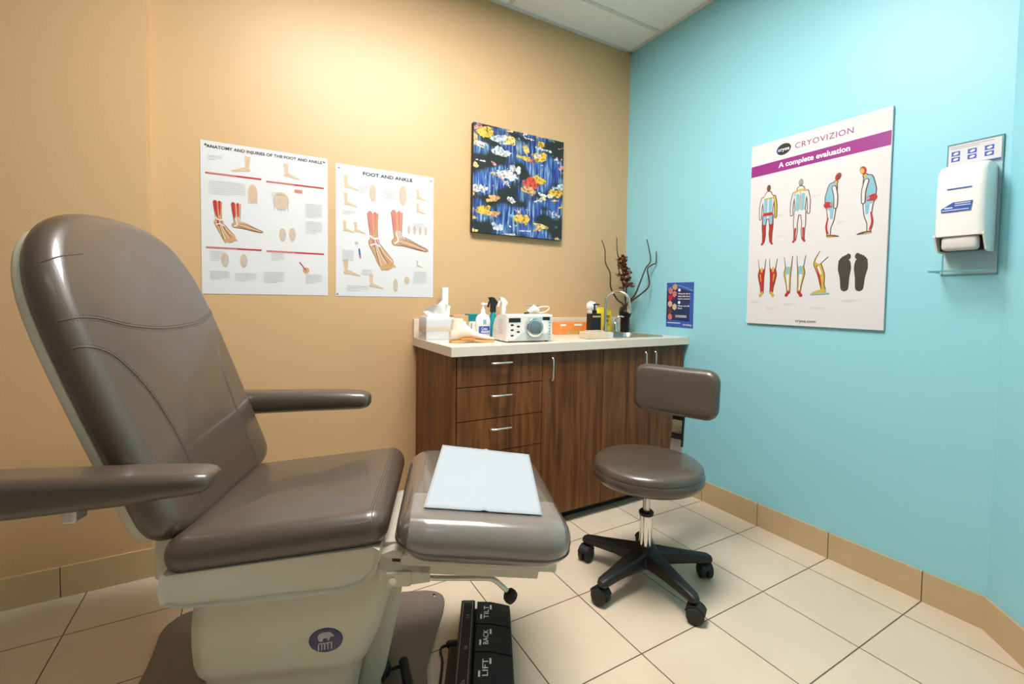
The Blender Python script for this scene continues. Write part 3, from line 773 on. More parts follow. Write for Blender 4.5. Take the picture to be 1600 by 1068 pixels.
bm = bmesh.new(); lathe(bm, [(.003, 0), (.020, 0), (.021, .01), (.016, .03), (.018, .05), (.012, .062), (.003, .064)], 18, (.08, -.005, 0)); tube(bm, smooth_pts([(.08, -.005, .055), (.085, -.01, .085), (.10, -.02, .10), (.125, -.03, .098)], 5), .006, 10)
link('tap_handle', bm, 'chrome', fc, smooth=True)

# ------------------------------------------------------------------ things on the worktop
def at(x, y, z=CT+.0006, rz=0): return Matrix.Translation((x, y, z)) @ Matrix.Rotation(rz, 4, 'Z')
def crumple(bm, P, cols, rows, amp, seed, mi=0):
    """P: function (s,t)->Vector"""
    g = [[bm.verts.new(P(i/cols, j/rows)+Vector((noise.noise(Vector((i*.9, j*.9, seed))), noise.noise(Vector((i*.9, j*.9, seed+7))), noise.noise(Vector((i*.7, j*.7, seed+13)))))*amp) for i in range(cols+1)] for j in range(rows+1)]
    for j in range(rows):
        for i in range(cols): bm.faces.new((g[j][i], g[j][i+1], g[j+1][i+1], g[j+1][i])).material_index = mi
# tissue box
t = thing('tissue_box', 'clear-sided tissue box with white tissue sticking out at left end of worktop', 'tissue box', at(-1.395, -.135))
bm = bmesh.new(); box(bm, -.075, .068, -.055, .06, 0, .004); box(bm, -.075, .068, -.055, -.052, .004, .112); box(bm, -.075, .068, .057, .06, .004, .112); box(bm, -.075, -.072, -.052, .057, .004, .112); box(bm, .065, .068, -.052, .057, .004, .112)
link('clear_case', bm, 'clearbox', t)
bm = bmesh.new(); box(bm, -.066, .058, -.046, .05, .0045, .105, .004); link('tissue_stack', bm, 'tissue', t)
bm = bmesh.new(); box(bm, -.0755, .0685, -.0556, -.0550, .045, .062); box(bm, -.0757, -.0750, -.055, .06, .040, .066); link('band', bm, 'tray', t)
bm = bmesh.new()
crumple(bm, lambda s, q: Vector((-.045-.028*q+s*(.085+.028*q), -.012+.022*math.sin(s*5+q*2)*q, .104+.075*q*(.55+.75*s))), 10, 6, .005, 2)
crumple(bm, lambda s, q: Vector((.0+s*.066+.02*q*s, .012-.022*math.sin(s*5)*q, .104+.085*q*(1-.25*s))), 10, 6, .006, 9)
o = link('tissue', bm, 'tissue', t, smooth=True)
# white tall bottle
t = thing('white_bottle', 'tall white plastic bottle with square cap standing behind the tissue', 'bottle', at(-1.322, -.048))
bm = bmesh.new(); box(bm, -.026, .026, -.020, .022, 0, .165, .010, seg=3); link('bottle_body', bm, 'white', t, smooth=True)
bm = bmesh.new(); box(bm, -.017, .017, -.013, .013, .165, .262, .003); link('bottle_cap', bm, 'white', t)
# cream dispenser pack with grey slot
t = thing('wipes_pack', 'squat cream pack with dark slot beside the tissue box', 'wipes pack', at(-1.318, -.25))
bm = bmesh.new(); box(bm, -.008, .026, -.02, .05, 0, .095, .006); link('pack_body', bm, 'foot_model', t, smooth=True)
bm = bmesh.new(); box(bm, -.004, .001, -.0208, -.0196, .02, .07); link('slot', bm, 'ink_grey', t)
# small brown carton
t = thing('small_carton', 'small brown carton with red label behind the foot model', 'carton', at(-1.250, -.075))
bm = bmesh.new(); box(bm, -.045, .045, -.035, .035, 0, .118, .001); link('carton_body', bm, 'carton', t)
bm = bmesh.new(); box(bm, -.033, -.005, -.0358, -.0348, .06, .10); link('red_label', bm, 'redpale', t)
# white/teal carton
t = thing('teal_carton', 'white carton with teal top band behind the lotion bottle', 'carton', at(-1.178, -.09))
bm = bmesh.new(); box(bm, -.032, .035, -.03, .03, 0, .086, .001); link('carton_body', bm, 'white', t)
bm = bmesh.new(); box(bm, -.0325, .0355, -.0305, .0305, .086, .124, .001); link('carton_top', bm, 'teal', t)
bm = bmesh.new(); box(bm, -.024, -.016, -.0309, -.0303, .045, .078); box(bm, .0, .015, -.0309, -.0303, .06, .066); link('print', bm, 'ink_grey', t)
# anatomical foot model
t = thing('foot_model', 'cream anatomical foot model with tan sole near front edge of worktop', 'foot model', at(-1.325, -.355, rz=-.12))
bm = bmesh.new(); rs = []
sect = [(-.085, .018, .020, .012, .055), (-.075, .026, .028, .008, .072), (-.055, .030, .032, .008, .088), (-.03, .030, .032, .012, .102), (-.01, .028, .031, .016, .088), (.02, .026, .033, .018, .062), (.05, .024, .036, .014, .046), (.08, .026, .038, .010, .034), (.105, .027, .037, .009, .028), (.122, .022, .030, .009, .022), (.130, .012, .018, .011, .018)]
for x, a, b2, zb, zt in sect: rs.append([Vector((x, a*1.1*math.cos(q), (zb+zt)/2+(zt-zb)/2*math.sin(q))) for q in [2*PI*k/18 for k in range(18)]])
rings(bm, rs); ft = link('foot_body', bm, 'foot_model', t, smooth=True)
bm = bmesh.new(); lathe(bm, [(.0335, .045), (.032, .065), (.029, .085), (.027, .10), (.026, .110), (.021, .1125), (.004, .1125)], 22, (-.050, 0, 0)); link('ankle', bm, 'foot_model', t, smooth=True)
bm = bmesh.new(); so2 = [(p.x, p.y) for p in smooth_pts([(-.088, 0, 0), (-.075, .026, 0), (-.03, .030, 0), (.02, .026, 0), (.08, .038, 0), (.12, .026, 0), (.133, 0, 0), (.12, -.028, 0), (.08, -.040, 0), (.02, -.028, 0), (-.03, -.032, 0), (-.075, -.028, 0)], 3, True)][::-1]
rings(bm, [[Vector((x, y, z+.006*math.exp(-((x-.01)/.04)**2))) for x, y in so2] for z in (0, .012)]); link('sole', bm, 'tan_sole', t, smooth=True)
bm = bmesh.new(); box(bm, -.04, .025, -.0345, -.028, .015, .023, .001); link('muscle_strip', bm, 'orange', t)
# lotion bottle
t = thing('lotion_bottle', 'white pump bottle of lotion with blue label', 'pump bottle', at(-1.172, -.205))
bm = bmesh.new(); rs = []
for z, hx, hy in ((0, .036, .022), (.004, .039, .024), (.09, .041, .025), (.108, .038, .024), (.122, .028, .020), (.128, .014, .013), (.135, .012, .012)): rs.append([Vector((hx*math.cos(a)*(1 if abs(math.cos(a)) < .98 else 1), hy*math.sin(a), z)) for a in [2*PI*k/28 for k in range(28)]])
rings(bm, rs); lb = link('bottle_body', bm, 'white', t, smooth=True)
bm = bmesh.new(); lathe(bm, [(.003, .135), (.012, .135), (.011, .15), (.006, .153), (.005, .172), (.010, .174), (.010, .184), (.003, .186)], 16); box(bm, -.006, .024, -.006, .006, .175, .184, .002); link('pump', bm, 'white', t, smooth=True)
def wrap_label(parent, name, z0, z1, a0, a1, hx, hy, m, n=14):
    bm = bmesh.new(); g = []
    for k in range(n+1):
        a = a0+(a1-a0)*k/n; g.append((bm.verts.new((hx*math.cos(a), hy*math.sin(a), z0)), bm.verts.new((hx*math.cos(a), hy*math.sin(a), z1))))
    for p, q in zip(g, g[1:]): bm.faces.new((p[0], q[0], q[1], p[1]))
    return link(name, bm, m, parent, smooth=True)
wrap_label(lb, 'label', .028, .066, math.radians(222), math.radians(318), .0420, .0262, 'blue')
wrap_label(lb, 'label_band', .031, .044, math.radians(240), math.radians(317), .0424, .0266, mat('lavender_print', (.45, .48, .75), .5))
bm = bmesh.new(); text_bm(bm, 'Ceta', -.022, .048, .013, .0268, width=.034, bold=.01); bm.transform(Matrix.Rotation(PI/2, 4, 'X')); link('label_lettering', bm, 'white_ink', lb)
wrap_label(lb, 'window', .075, .10, math.radians(255), math.radians(280), .0415, .0256, 'ltblue')
# spray bottles
def spray(x, y, body, trig, label, group=None, s=1.0):
    t = thing('spray_bottle', label, 'spray bottle', at(x, y) @ Matrix.Scale(s, 4))
    bm = bmesh.new(); lathe(bm, [(.004, 0), (.028, 0), (.031, .004), (.031, .07), (.026, .095), (.013, .125), (.012, .135), (.003, .136)], 22); link('bottle_body', bm, body, t, smooth=True)
    bm = bmesh.new()
    pf = [(-.013, .134), (-.012, .155), (-.012, .185), (-.022, .205), (-.024, .214), (-.010, .216), (.006, .210), (.018, .196), (.026, .186), (.022, .180), (.013, .168), (.013, .134)]
    rings(bm, [[Vector((x_, y_, z_)) for x_, z_ in pf] for y_ in (-.011, .011)]); link('spray_head', bm, trig, t)
    bm = bmesh.new(); tube(bm, smooth_pts([(-.016, 0, .198), (-.026, 0, .180), (-.030, 0, .160)], 4), [.006]*8+[.004], 8); link('trigger', bm, trig, t, smooth=True)
    return t
spray(-1.063, -.105, 'teal', 'black', 'teal spray bottle with black trigger head behind the white machine')
spray(-.985, -.075, 'white', 'white', 'white spray bottle behind the white machine')
# therapy machine
mx, my, mr = -1.04, -.451, -.08
mw_ = at(mx, my, CT+.006, mr)
t = thing('therapy_unit', 'white bench-top medical device with large round dial and grey front panel', 'medical device', mw_)
bm = bmesh.new()
pf = [(0, 0), (0, .123), (.004, .127), (.07, .129), (.11, .122), (.145, .098), (.165, .06), (.170, .02), (.168, 0)]
rings(bm, [[Vector((x, y, z)) for y, z in pf] for x in (-.124, .124)]); mb = link('casing', bm, 'machine', t, smooth=True)
bm = bmesh.new(); box(bm, -.118, .118, -.0035, -.0005, .006, .120, .001); fp = link('front_panel', bm, 'machine', t)
FR = frame(Vector((0, -.0036, 0)), (1, 0, 0), (0, 0, 1))
bm = bmesh.new(); pg = [(-.085, .008), (.115, .008), (.115, .117), (-.01, .117), (-.03, .09), (-.03, .045), (-.055, .03)]; poly(bm, pg, .0004); bm.transform(FR); link('grey_area', bm, 'silverface', fp)
bm = bmesh.new(); poly(bm, ellipse(.078, .068, .03, .035, 20), .0006); bm.transform(FR); link('button_field', bm, 'white', fp)
for (cx, cz, wx, wz) in ((-.083, .101, .031, .010), (.088, .108, .020, .008)):
    bm = bmesh.new(); box(bm, cx-wx, cx+wx, -.0052, -.0034, cz-wz, cz+wz, .001); link('display', bm, 'black', fp)
for cx, cz in ((-.096, .078), (-.064, .071), (-.096, .054), (-.064, .045), (-.096, .028)):
    bm = bmesh.new(); poly(bm, ellipse(cx, cz, .009, .0045, 14), .0007); bm.transform(FR); link('button', bm, 'rubber', fp)
for k in range(6):
    bm = bmesh.new(); poly(bm, ellipse(.105, .088-.0145*k, .006, .003, 10), .0010); bm.transform(FR); link('button', bm, 'ink_grey', fp)
bm = bmesh.new(); lathe(bm, [(.001, -.003), (.040, -.003), (.045, -.006), (.045, -.018), (.040, -.022), (.033, -.023), (.033, -.019), (.001, -.019)], 40, (.020, 0, .065), axis='y'); dl = link('dial_ring', bm, 'chrome', t, smooth=True)
bm = bmesh.new(); lathe(bm, [(.001, -.0195), (.032, -.0195), (.031, -.024), (.024, -.027), (.001, -.028)], 32, (.022, 0, .066), axis='y'); link('dial', bm, mat('blue_grey_dial', (.12, .17, .20), .35, coat=.5), dl, smooth=True)
for z in range(9):
    pass
bm = bmesh.new()
for i in range(6):
    for j in range(9): box(bm, -.1246, -.1242, .045+.009*i, .049+.009*i, .035+.008*j, .038+.008*j)
link('side_grille', bm, 'ink_grey', mb)
for cx in (-.10, .10):
    for cy in (.015, .14):
        bm = bmesh.new(); lathe(bm, [(.001, -.0058), (.009, -.0058), (.009, .0005), (.001, .0005)], 12, (cx, cy, 0)); link('foot', bm, 'rubber', t)
# handpiece on the machine
t = thing('handpiece', 'small clear and white handpiece with looped lead on top of the machine', 'handpiece', at(-.985, -.395, CT+.1345))
bm = bmesh.new(); tube(bm, [(-.035, 0, .012), (-.015, 0, .018), (.0, -.005, .03), (.012, -.008, .022), (.025, -.005, .014)], [.006, .012, .017, .014, .008], 14); link('head', bm, 'white', t, smooth=True)
bm = bmesh.new(); tube(bm, smooth_pts([(.018, -.005, .030), (.05, 0, .036), (.085, 0, .036), (.092, 0, .028), (.082, 0, .016), (.055, 0, .007), (.03, 0, .006)], 6), .0028, 8); link('lead', bm, 'white', t, smooth=True)
bm = bmesh.new(); tube(bm, [(-.045, 0, .042), (-.01, 0, .044), (.03, 0, .042)], [.003, .004, .003], 8); tube(bm, [(-.002, -.004, .028), (-.002, -.002, .044)], .004, 8); link('clip', bm, 'ink_grey', t, smooth=True)
bm = bmesh.new(); tube(bm, [(-.055, -.004, .004), (-.03, -.004, .006)], .004, 8); link('plug', bm, 'black', t, smooth=True)
# orange carton
t = thing('orange_carton', 'flat orange carton with white label stripes against the upstand', 'carton', at(-.530, -.10))
bm = bmesh.new(); box(bm, -.112, .112, -.02, .05, 0, .073, .001); ob_ = link('carton_body', bm, 'orange', t)
FR = frame(Vector((0, -.0205, 0)), (1, 0, 0), (0, 0, 1))
for u0, u1 in ((-.09, -.05), (.01, .07)):
    bm = bmesh.new(); poly(bm, [(u0, .05), (u1, .05), (u1, .062), (u0, .062)], .0003); bm.transform(FR); link('white_label', bm, 'white', ob_)
bm = bmesh.new(); poly(bm, [(-.02, .008), (.05, .008), (.05, .018), (-.02, .018)], .0003); bm.transform(FR); link('olive_label', bm, 'greencol', ob_)
bm = bmesh.new(); poly(bm, [(-.05, .0), (-.02, .0), (-.02, .018), (-.05, .018)], .0004); bm.transform(FR); link('tan_label', bm, 'carton', ob_)
# black soap pump
t = thing('soap_dispenser', 'square black soap pump bottle behind the pale box', 'soap dispenser', at(-.449, -.222, CT+.0006))
t.matrix_world = at(-.540, -.2, CT+.0006) if False else at(-.449, -.222, CT+.0006)
bm = bmesh.new(); box(bm, -.036, .036, -.02, .03, 0, .128, .004); sd = link('bottle_body', bm, 'black', t)
bm = bmesh.new(); box(bm, -.030, .032, -.0207, -.0198, .106, .116); link('brown_band', bm, 'carton', sd)
bm = bmesh.new(); lathe(bm, [(.003, .128), (.014, .128), (.014, .146), (.005, .150), (.005, .176), (.009, .177), (.009, .184), (.003, .185)], 16, (.004, .005, 0)); tube(bm, [(.004, .005, .182), (.036, -.002, .181)], [.005, .0035], 8); link('pump', bm, 'black', t, smooth=True)
# white ball-topped jar behind
t = thing('cotton_jar', 'small white jar topped with cotton behind the black soap pump', 'jar', at(-.405, -.14))
bm = bmesh.new(); lathe(bm, [(.003, 0), (.026, 0), (.028, .004), (.028, .14), (.024, .145), (.003, .146)], 20); link('jar_body', bm, 'clearbox', t, smooth=True)
bm = bmesh.new(); bmesh.ops.create_icosphere(bm, subdivisions=3, radius=.032, matrix=Matrix.Translation((0, 0, .168)))
for v in bm.verts: v.co += v.normal*.004*noise.noise(v.co*60)
link('cotton', bm, 'tissue', t, smooth=True)
# yellow sharps container
t = thing('sharps_container', 'yellow sharps container between soap pump and faucet', 'sharps container', at(-.268, -.075, CT+.0006))
bm = bmesh.new(); rs = []
for z, s in ((0, .92), (.004, .95), (.125, 1), (.14, .97), (.146, .9)): rs.append([Vector((x*s, y*s, z)) for x, y in rrect(-.062, .062, -.034, .038, .012, 5)])
rings(bm, rs); yc_ = link('bin_body', bm, 'yellow', t, smooth=True)
bm = bmesh.new(); rs = []
for z, s in ((.145, .80), (.158, .78), (.160, .70)): rs.append([Vector((x*s, y*s, z)) for x, y in rrect(-.062, .062, -.036, .036, .012, 5)])
rings(bm, rs); link('bin_lid', bm, 'yellow', t, smooth=True)
FR = frame(Vector((0, -.0338, 0)), (1, 0, 0), (0, 0.0, 1))
bm = bmesh.new()
stroke(bm, [(-.008, .108), (.042, .108)], .004, .0012); stroke(bm, [(0, .100), (.034, .100)], .004, .0012)
for a in (0, 60, 120): stroke(bm, [(.018+.016*math.cos(math.radians(a)), .078+.016*math.sin(math.radians(a))), (.018-.016*math.cos(math.radians(a)), .078-.016*math.sin(math.radians(a)))], .003, .0012+.0001*a/60)
stroke(bm, [(-.006, .045), (.02, .05), (.035, .056)], .003, .0012)
bm.transform(FR); link('printed_symbol', bm, 'ink', yc_)
# ribbed black vase
t = thing('vase', 'black ribbed vase holding twisted twigs in the worktop corner', 'vase', at(-.075, -.075))
VX, VY = -.168, -.145
t.matrix_world = at(-.128, -.14)
bm = bmesh.new(); pr = [(.003, 0), (.03, 0)]
for k in range(26):
    z = .004+k*.0063; r = .030 if z < .095 else .030+.010*math.sin((z-.095)/.07*PI)
    pr += [(r+.0018, z), (r-.0012, z+.003)]
pr += [(.024, .170), (.022, .172), (.020, .160), (.018, .02), (.003, .018)]
lathe(bm, pr, 26); link('vase_body', bm, 'vase', t, smooth=True)
# twigs: their own thing
tw = []
def br(name, label, pts, r0, r1, grp='twigs'):
    bm = bmesh.new(); P = smooth_pts(pts, 7); n = len(P)
    tube(bm, P, [1.35*(r0+(r1-r0)*i/(n-1)) for i in range(n)], 8)
    o = link(name, bm, 'branch', smooth=True); tag(o, label, 'twig', grp); return o
bx, by, bz = -.128, -.14, CT+.17
br('twig', 'dark curved twig leaning left over the faucet', [(bx-.004, by, CT+.06), (bx-.01, by, bz), (-.19, -.13, 1.13), (-.243, -.13, 1.20), (-.250, -.13, 1.27), (-.256, -.13, 1.30), (-.292, -.13, 1.357), (-.300, -.13, 1.436), (-.327, -.13, 1.494)], .0045, .002)
br('twig', 'dark twig rising straight above the dried flowers', [(bx, by-.004, CT+.06), (bx, by, bz), (-.115, -.13, 1.22), (-.15, -.13, 1.31), (-.173, -.13, 1.372), (-.196, -.13, 1.423), (-.204, -.13, 1.519)], .004, .0018)
br('twig', 'dark wavy twig leaning right against the turquoise wall', [(bx+.006, by, CT+.06), (bx+.005, by, bz), (-.106, -.20, 1.16), (-.10, -.24, 1.245), (-.07, -.25, 1.325), (-.035, -.25, 1.362), (-.032, -.25, 1.402), (-.066, -.25, 1.505)], .0045, .002)
br('twig', 'dark hooked twig bending furthest right', [(bx+.002, by-.006, CT+.06), (bx+.004, by-.01, bz), (-.112, -.25, 1.16), (-.062, -.26, 1.20), (-.045, -.26, 1.24), (-.065, -.26, 1.32), (-.03, -.27, 1.350), (-.016, -.28, 1.358), (.0-.012, -.28, 1.40), (-.014, -.28, 1.432)], .0045, .002)
# dried flower spray
fl = thing('dried_flowers', 'cluster of brown dried flowers among the twigs', 'dried flowers', at(bx, by, CT+.05))
bm = bmesh.new(); tube(bm, smooth_pts([(0, .004, .02), (0, 0, .12), (-.03, -.01, .25), (-.075, -.01, .36), (-.08, -.01, .42)], 5), .003, 6); link('stem', bm, 'branch', fl, smooth=True)
random.seed(11)
for k in range(34):
    q = k/33; cx = -.008-.045*q+random.uniform(-.042, .042)*(1-.3*q); cy = -.015+random.uniform(-.03, .02); cz = .235+.19*q+random.uniform(-.01, .01)
    bm = bmesh.new()
    for j in range(6):
        a = 2*PI*j/6+random.random(); e = random.uniform(-.3, .9); L = random.uniform(.020, .034)
        d = Vector((math.cos(a)*math.cos(e), math.sin(a)*math.cos(e), math.sin(e))); s = d.cross(Vector((0, 0, 1))).normalized()*L*.42; c = Vector((cx, cy, cz)); upv = d.cross(s).normalized()*.004
        vs = [bm.verts.new(p) for p in (c, c+d*L*.5+s+upv, c+d*L, c+d*L*.5-s+upv)]; bm.faces.new(vs)
        vs = [bm.verts.new(p) for p in (c+d*L*.2, c+d*L*.55+s*.5-upv*2, c+d*L*.9, c+d*L*.55-s*.5-upv*2)]; bm.faces.new(vs)
    if k % 4 == 0: bmesh.ops.create_icosphere(bm, subdivisions=1, radius=.005, matrix=Matrix.Translation((cx, cy-.012, cz)))
    link('flower', bm, 'petal', fl)
# pale flat box with clear end
t = thing('pale_box', 'low pale box with a clear end beside the sink', 'box', at(-.578, -.395, rz=-.06))
bm = bmesh.new(); box(bm, -.085, .045, -.04, .04, 0, .036, .003); link('box_body', bm, 'tray', t)
bm = bmesh.new(); box(bm, .046, .086, -.038, .038, 0, .034, .002); link('clear_end', bm, 'clearbox', t)
bm = bmesh.new(); box(bm, -.06, .03, -.03, .03, .0365, .042, .002); link('box_lid', bm, 'tray', t)

# ------------------------------------------------------------------ posters and wall pieces
def wall_back(x, z, off=.001): return frame(Vector((x, -off, z)), (1, 0, 0), (0, 0, 1))
def wall_right(y, z, off=.001): return frame(Vector((-off, y, z)), (0, -1, 0), (0, 0, 1))
def sheet(bm, W, Hh, t=.0006, curl=.0):
    n = 12; g = []
    for j in range(n+1):
        row = []
        for i in range(n+1):
            u = W*i/n; v = -Hh*j/n; wv = t+curl*(noise.noise(Vector((u*3, v*3, 2)))*.5+.5)*min(1, 6*(j/n)*(1-j/n)+.1)
            row.append(bm.verts.new((u, v, wv)))
        g.append(row)
    for j in range(n):
        for i in range(n): bm.faces.new((g[j][i], g[j+1][i], g[j+1][i+1], g[j][i+1]))
def foot_side(bm, x, y, s, fl=1, w=.002, cols=(0, 1, 2, 3), rich=1):
    """cut-away lower leg and foot in side view; cols: skin, red, dark, yellow indexes"""
    sk, rd, dk, ye = cols[:4]
    X = lambda a, b: (x+fl*a*s, y+b*s)
    if rich:
        stroke(bm, [X(0, 1), X(.02, .6), X(.04, .25), X(.10, .08)], [.39*s, .31*s, .25*s, .29*s], w-.0002, dk, cap0=False)
        stroke(bm, [X(-.05, .06), X(.15, .10), X(.45, .02), X(.75, -.08), X(1.0, -.14)], [.23*s, .31*s, .25*s, .17*s, .09*s], w-.0001, dk)
    stroke(bm, [X(0, 1), X(.02, .6), X(.04, .25), X(.10, .08)], [.36*s, .28*s, .22*s, .26*s], w, sk, cap0=False)
    stroke(bm, [X(-.05, .06), X(.15, .10), X(.45, .02), X(.75, -.08), X(1.0, -.14)], [.20*s, .28*s, .22*s, .14*s, .07*s], w+.0001, sk)
    if rich:
        stroke(bm, [X(-.10, 1), X(-.07, .6), X(-.04, .3)], [.14*s, .10*s, .03*s], w+.0003, rd)
        stroke(bm, [X(.07, 1), X(.08, .65), X(.08, .35)], [.10*s, .06*s, .02*s], w+.0003, rd)
        for k in range(5): stroke(bm, [X(.1, .18-.045*k), X(.45, .09-.04*k), X(.95, -.10-.022*k)], .014*s, w+.0004+.00002*k, (dk, ye, cols[-1], rd, dk)[k])
        for k in range(4): stroke(bm, [X(-.02+.04*k, .42), X(.06+.07*k, .16)], .018*s, w+.0006+.00002*k, cols[-1])
        for k in range(3): stroke(bm, [X(.88+.045*k, -.06-.03*k), X(.97+.04*k, -.14-.01*k)], .03*s, w+.0003, sk)
        stroke(bm, [X(-.02, .35), X(.05, .12), X(-.06, .02)], .05*s, w+.0005, len(cols) > 4 and cols[4] or sk)
def foot_front(bm, x, y, s, fl=1, w=.002, cols=(0, 1, 2, 3)):
    sk, rd, dk, ye = cols[:4]
    X = lambda a, b: (x+fl*a*s, y+b*s)
    stroke(bm, [X(0, 1.2), X(.02, .8), X(.05, .4), X(.08, .2)], [.39*s, .31*s, .27*s, .33*s], w-.0002, dk, cap0=False)
    stroke(bm, [X(.02, .2), X(.25, -.15), X(.48, -.48)], [.33*s, .43*s, .52*s], w-.0001, dk)
    stroke(bm, [X(0, 1.2), X(.02, .8), X(.05, .4), X(.08, .2)], [.36*s, .28*s, .24*s, .30*s], w, sk, cap0=False)
    stroke(bm, [X(.02, .2), X(.25, -.15), X(.48, -.48)], [.30*s, .40*s, .50*s], w+.0001, sk)
    for k in range(5): stroke(bm, [X(.26+.12*k-.1, -.40-.02*k), X(.34+.11*k, -.72+.03*k)], [.09*s, .07*s], w+.0002, sk)
    stroke(bm, [X(-.09, 1.2), X(-.06, .8), X(.0, .45)], [.15*s, .12*s, .03*s], w+.0003, rd); stroke(bm, [X(.08, 1.2), X(.09, .85), X(.09, .55)], [.12*s, .08*s, .02*s], w+.0003, rd)
    stroke(bm, [X(.02, .35), X(.05, .1)], [.10*s, .12*s], w+.0003, rd)
    for k in range(7): stroke(bm, [X(.04+.02*k, .3), X(.13+.045*k, -.15), X(.24+.075*k, -.60+.03*k)], .018*s, w+.0004+.00002*k, (dk, cols[-1], ye, cols[-1], dk, rd, cols[-1])[k])
    stroke(bm, [X(-.08, .42), X(.06, .34), X(.2, .36)], .06*s, w+.0006, cols[-1]); stroke(bm, [X(-.06, .10), X(.10, .16), X(.24, .08)], .05*s, w+.0007, cols[-1])
def greylines(bm, x, y, wd, n, dy, w=.0018, mi=0):
    for k in range(n): stroke(bm, [(x, y-dy*k), (x+wd*(1 if k < n-1 else .6), y-dy*k)], .0016, w, mi)

# poster 1
P1 = thing('anatomy_poster', 'white anatomy chart with red bars titled ANATOMY AND INJURIES OF THE FOOT AND ANKLE', 'poster', wall_back(-2.388, 1.767))
W1, H1 = .496, .640
bm = bmesh.new(); sheet(bm, W1, H1, curl=.0006); link('sheet', bm, 'poster', P1, smooth=True, normals=False)
bm = bmesh.new(); text_bm(bm, 'ANATOMY AND INJURIES OF THE FOOT AND ANKLE', .022, -.028, .0125, .0016, width=.45, bold=.02); link('title', bm, 'ink', P1, normals=False)
bm = bmesh.new()
bm.free()
for x0, x1, y0 in ((.016, .222, -.130), (.242, .479, -.136), (.016, .221, -.441), (.241, .479, -.443)):
    bm = bmesh.new(); poly(bm, [(x0, y0-.007), (x1, y0-.007), (x1, y0), (x0, y0)], .0016, 0); stroke(bm, [(x0+.004, y0-.0035), (x0+.11, y0-.0035)], .004, .0018, 1); link('red_bar', bm, ['red', 'redpale'], P1, normals=False)
def art(name, mats, parent, fn):
    bm = bmesh.new(); fn(bm); return link(name, bm, mats, parent, normals=False)
cl = (0, 1, 2, 3, 4); AM = ['skin', 'red', 'brown_ink', 'yellow_ink', 'poster']; AS = ['skinpale', 'ink_pale', 'skin', 'red', 'redpale']
art('foot_drawing', AM, P1, lambda bm: foot_front(bm, .058, -.356, .088, 1, .0018, cl)); art('foot_drawing', AM, P1, lambda bm: foot_side(bm, .125, -.350, .098, 1, .0018, cl))
art('bone_drawing', AS, P1, lambda bm: foot_side(bm, .171, -.105, .062, -1, .0018, (0, 0, 1, 0), 0)); art('bone_drawing', AS, P1, lambda bm: foot_side(bm, .320, -.105, .055, 1, .0018, (0, 0, 1, 0), 0))
def bones(bm, cx, cy):
    wd = .018 if cx < .3 else .032
    poly(bm, ellipse(cx, cy, wd, .040, 20), .0018, 0)
    for k in range(5): stroke(bm, [(cx+(k-2)*wd*.35, cy+.02), (cx+(k-2)*wd*.45, cy-.042)], .0035, .0020+.0001*k, 0 if cx < .3 else 1)
for cx, cy in ((.189, -.200), (.300, -.220)): art('bone_drawing', AS, P1, lambda bm: bones(bm, cx, cy))
for cx, cy in ((.305, -.370), (.345, -.365), (.084, -.495), (.153, -.495)): art('bone_drawing', AS, P1, lambda bm: (poly(bm, ellipse(cx, cy, .014, .030, 16), .0018, 0), poly(bm, ellipse(cx+.004, cy-.004, .008, .020, 12), .0020, 1)))
art('bone_drawing', AS, P1, lambda bm: (poly(bm, ellipse(.402, -.526, .014, .014, 12), .0018, 2), stroke(bm, [(.375, -.490), (.400, -.524)], .004, .0021, 3)))
art('photo_inset', AS, P1, lambda bm: poly(bm, [(.355, -.175), (.387, -.175), (.387, -.160), (.355, -.160)], .0018, 4))
for x, y, wd, n in ((.025, -.060, .05, 3), (.03, -.165, .13, 8), (.40, -.22, .07, 9), (.26, -.455, .05, 5), (.03, -.46, .05, 6), (.03, -.545, .07, 5), (.12, -.55, .08, 5), (.23, -.54, .08, 7), (.40, -.545, .07, 6), (.40, -.30, .07, 8), (.26, -.185, .05, 3)):
    bm = bmesh.new(); greylines(bm, x, y, wd, n, .0075); link('fine_print', bm, 'ink_pale', P1, normals=False)
for x, y in ((.020, -.016), (W1-.016, -.016)):
    bm = bmesh.new(); lathe(bm, [(.001, .001), (.005, .001), (.0045, .004), (.001, .005)], 12, (x, y, 0)); link('pin', bm, 'pin', P1, smooth=True)

# poster 2
P2 = thing('foot_poster', 'white anatomy chart titled FOOT AND ANKLE beside the painting', 'poster', wall_back(-1.857, 1.755))
W2, H2 = .487, .630
bm = bmesh.new(); sheet(bm, W2, H2, curl=.0006); link('sheet', bm, 'poster', P2, smooth=True, normals=False)
bm = bmesh.new(); text_bm(bm, 'FOOT AND ANKLE', .124, -.040, .0165, .0016, width=.247, bold=.025); link('title', bm, 'ink', P2, normals=False)
AM = ['skin', 'redpale', 'brown_ink', 'skinpale', 'poster']; AS = ['skinpale', 'redpale', 'ink_pale', 'blue']
art('foot_drawing', AM, P2, lambda bm: foot_front(bm, .172, -.392, .143, 1, .0018, cl)); art('foot_drawing', AM, P2, lambda bm: foot_side(bm, .292, -.362, .160, 1, .0018, cl))
for x, y, q, f_ in ((.045, -.108, .055, 1), (.045, -.190, .055, 1), (.04, -.315, .045, 1), (.09, -.315, .045, 1), (.045, -.520, .068, 1), (.165, -.580, .06, 1), (.40, -.470, .03, 1), (.40, -.12, .045, 1), (.40, -.19, .045, 1)): art('small_foot_drawing', AS, P2, lambda bm: foot_side(bm, x, y, q, f_, .0018, (0, 1, 2, 0), 0))
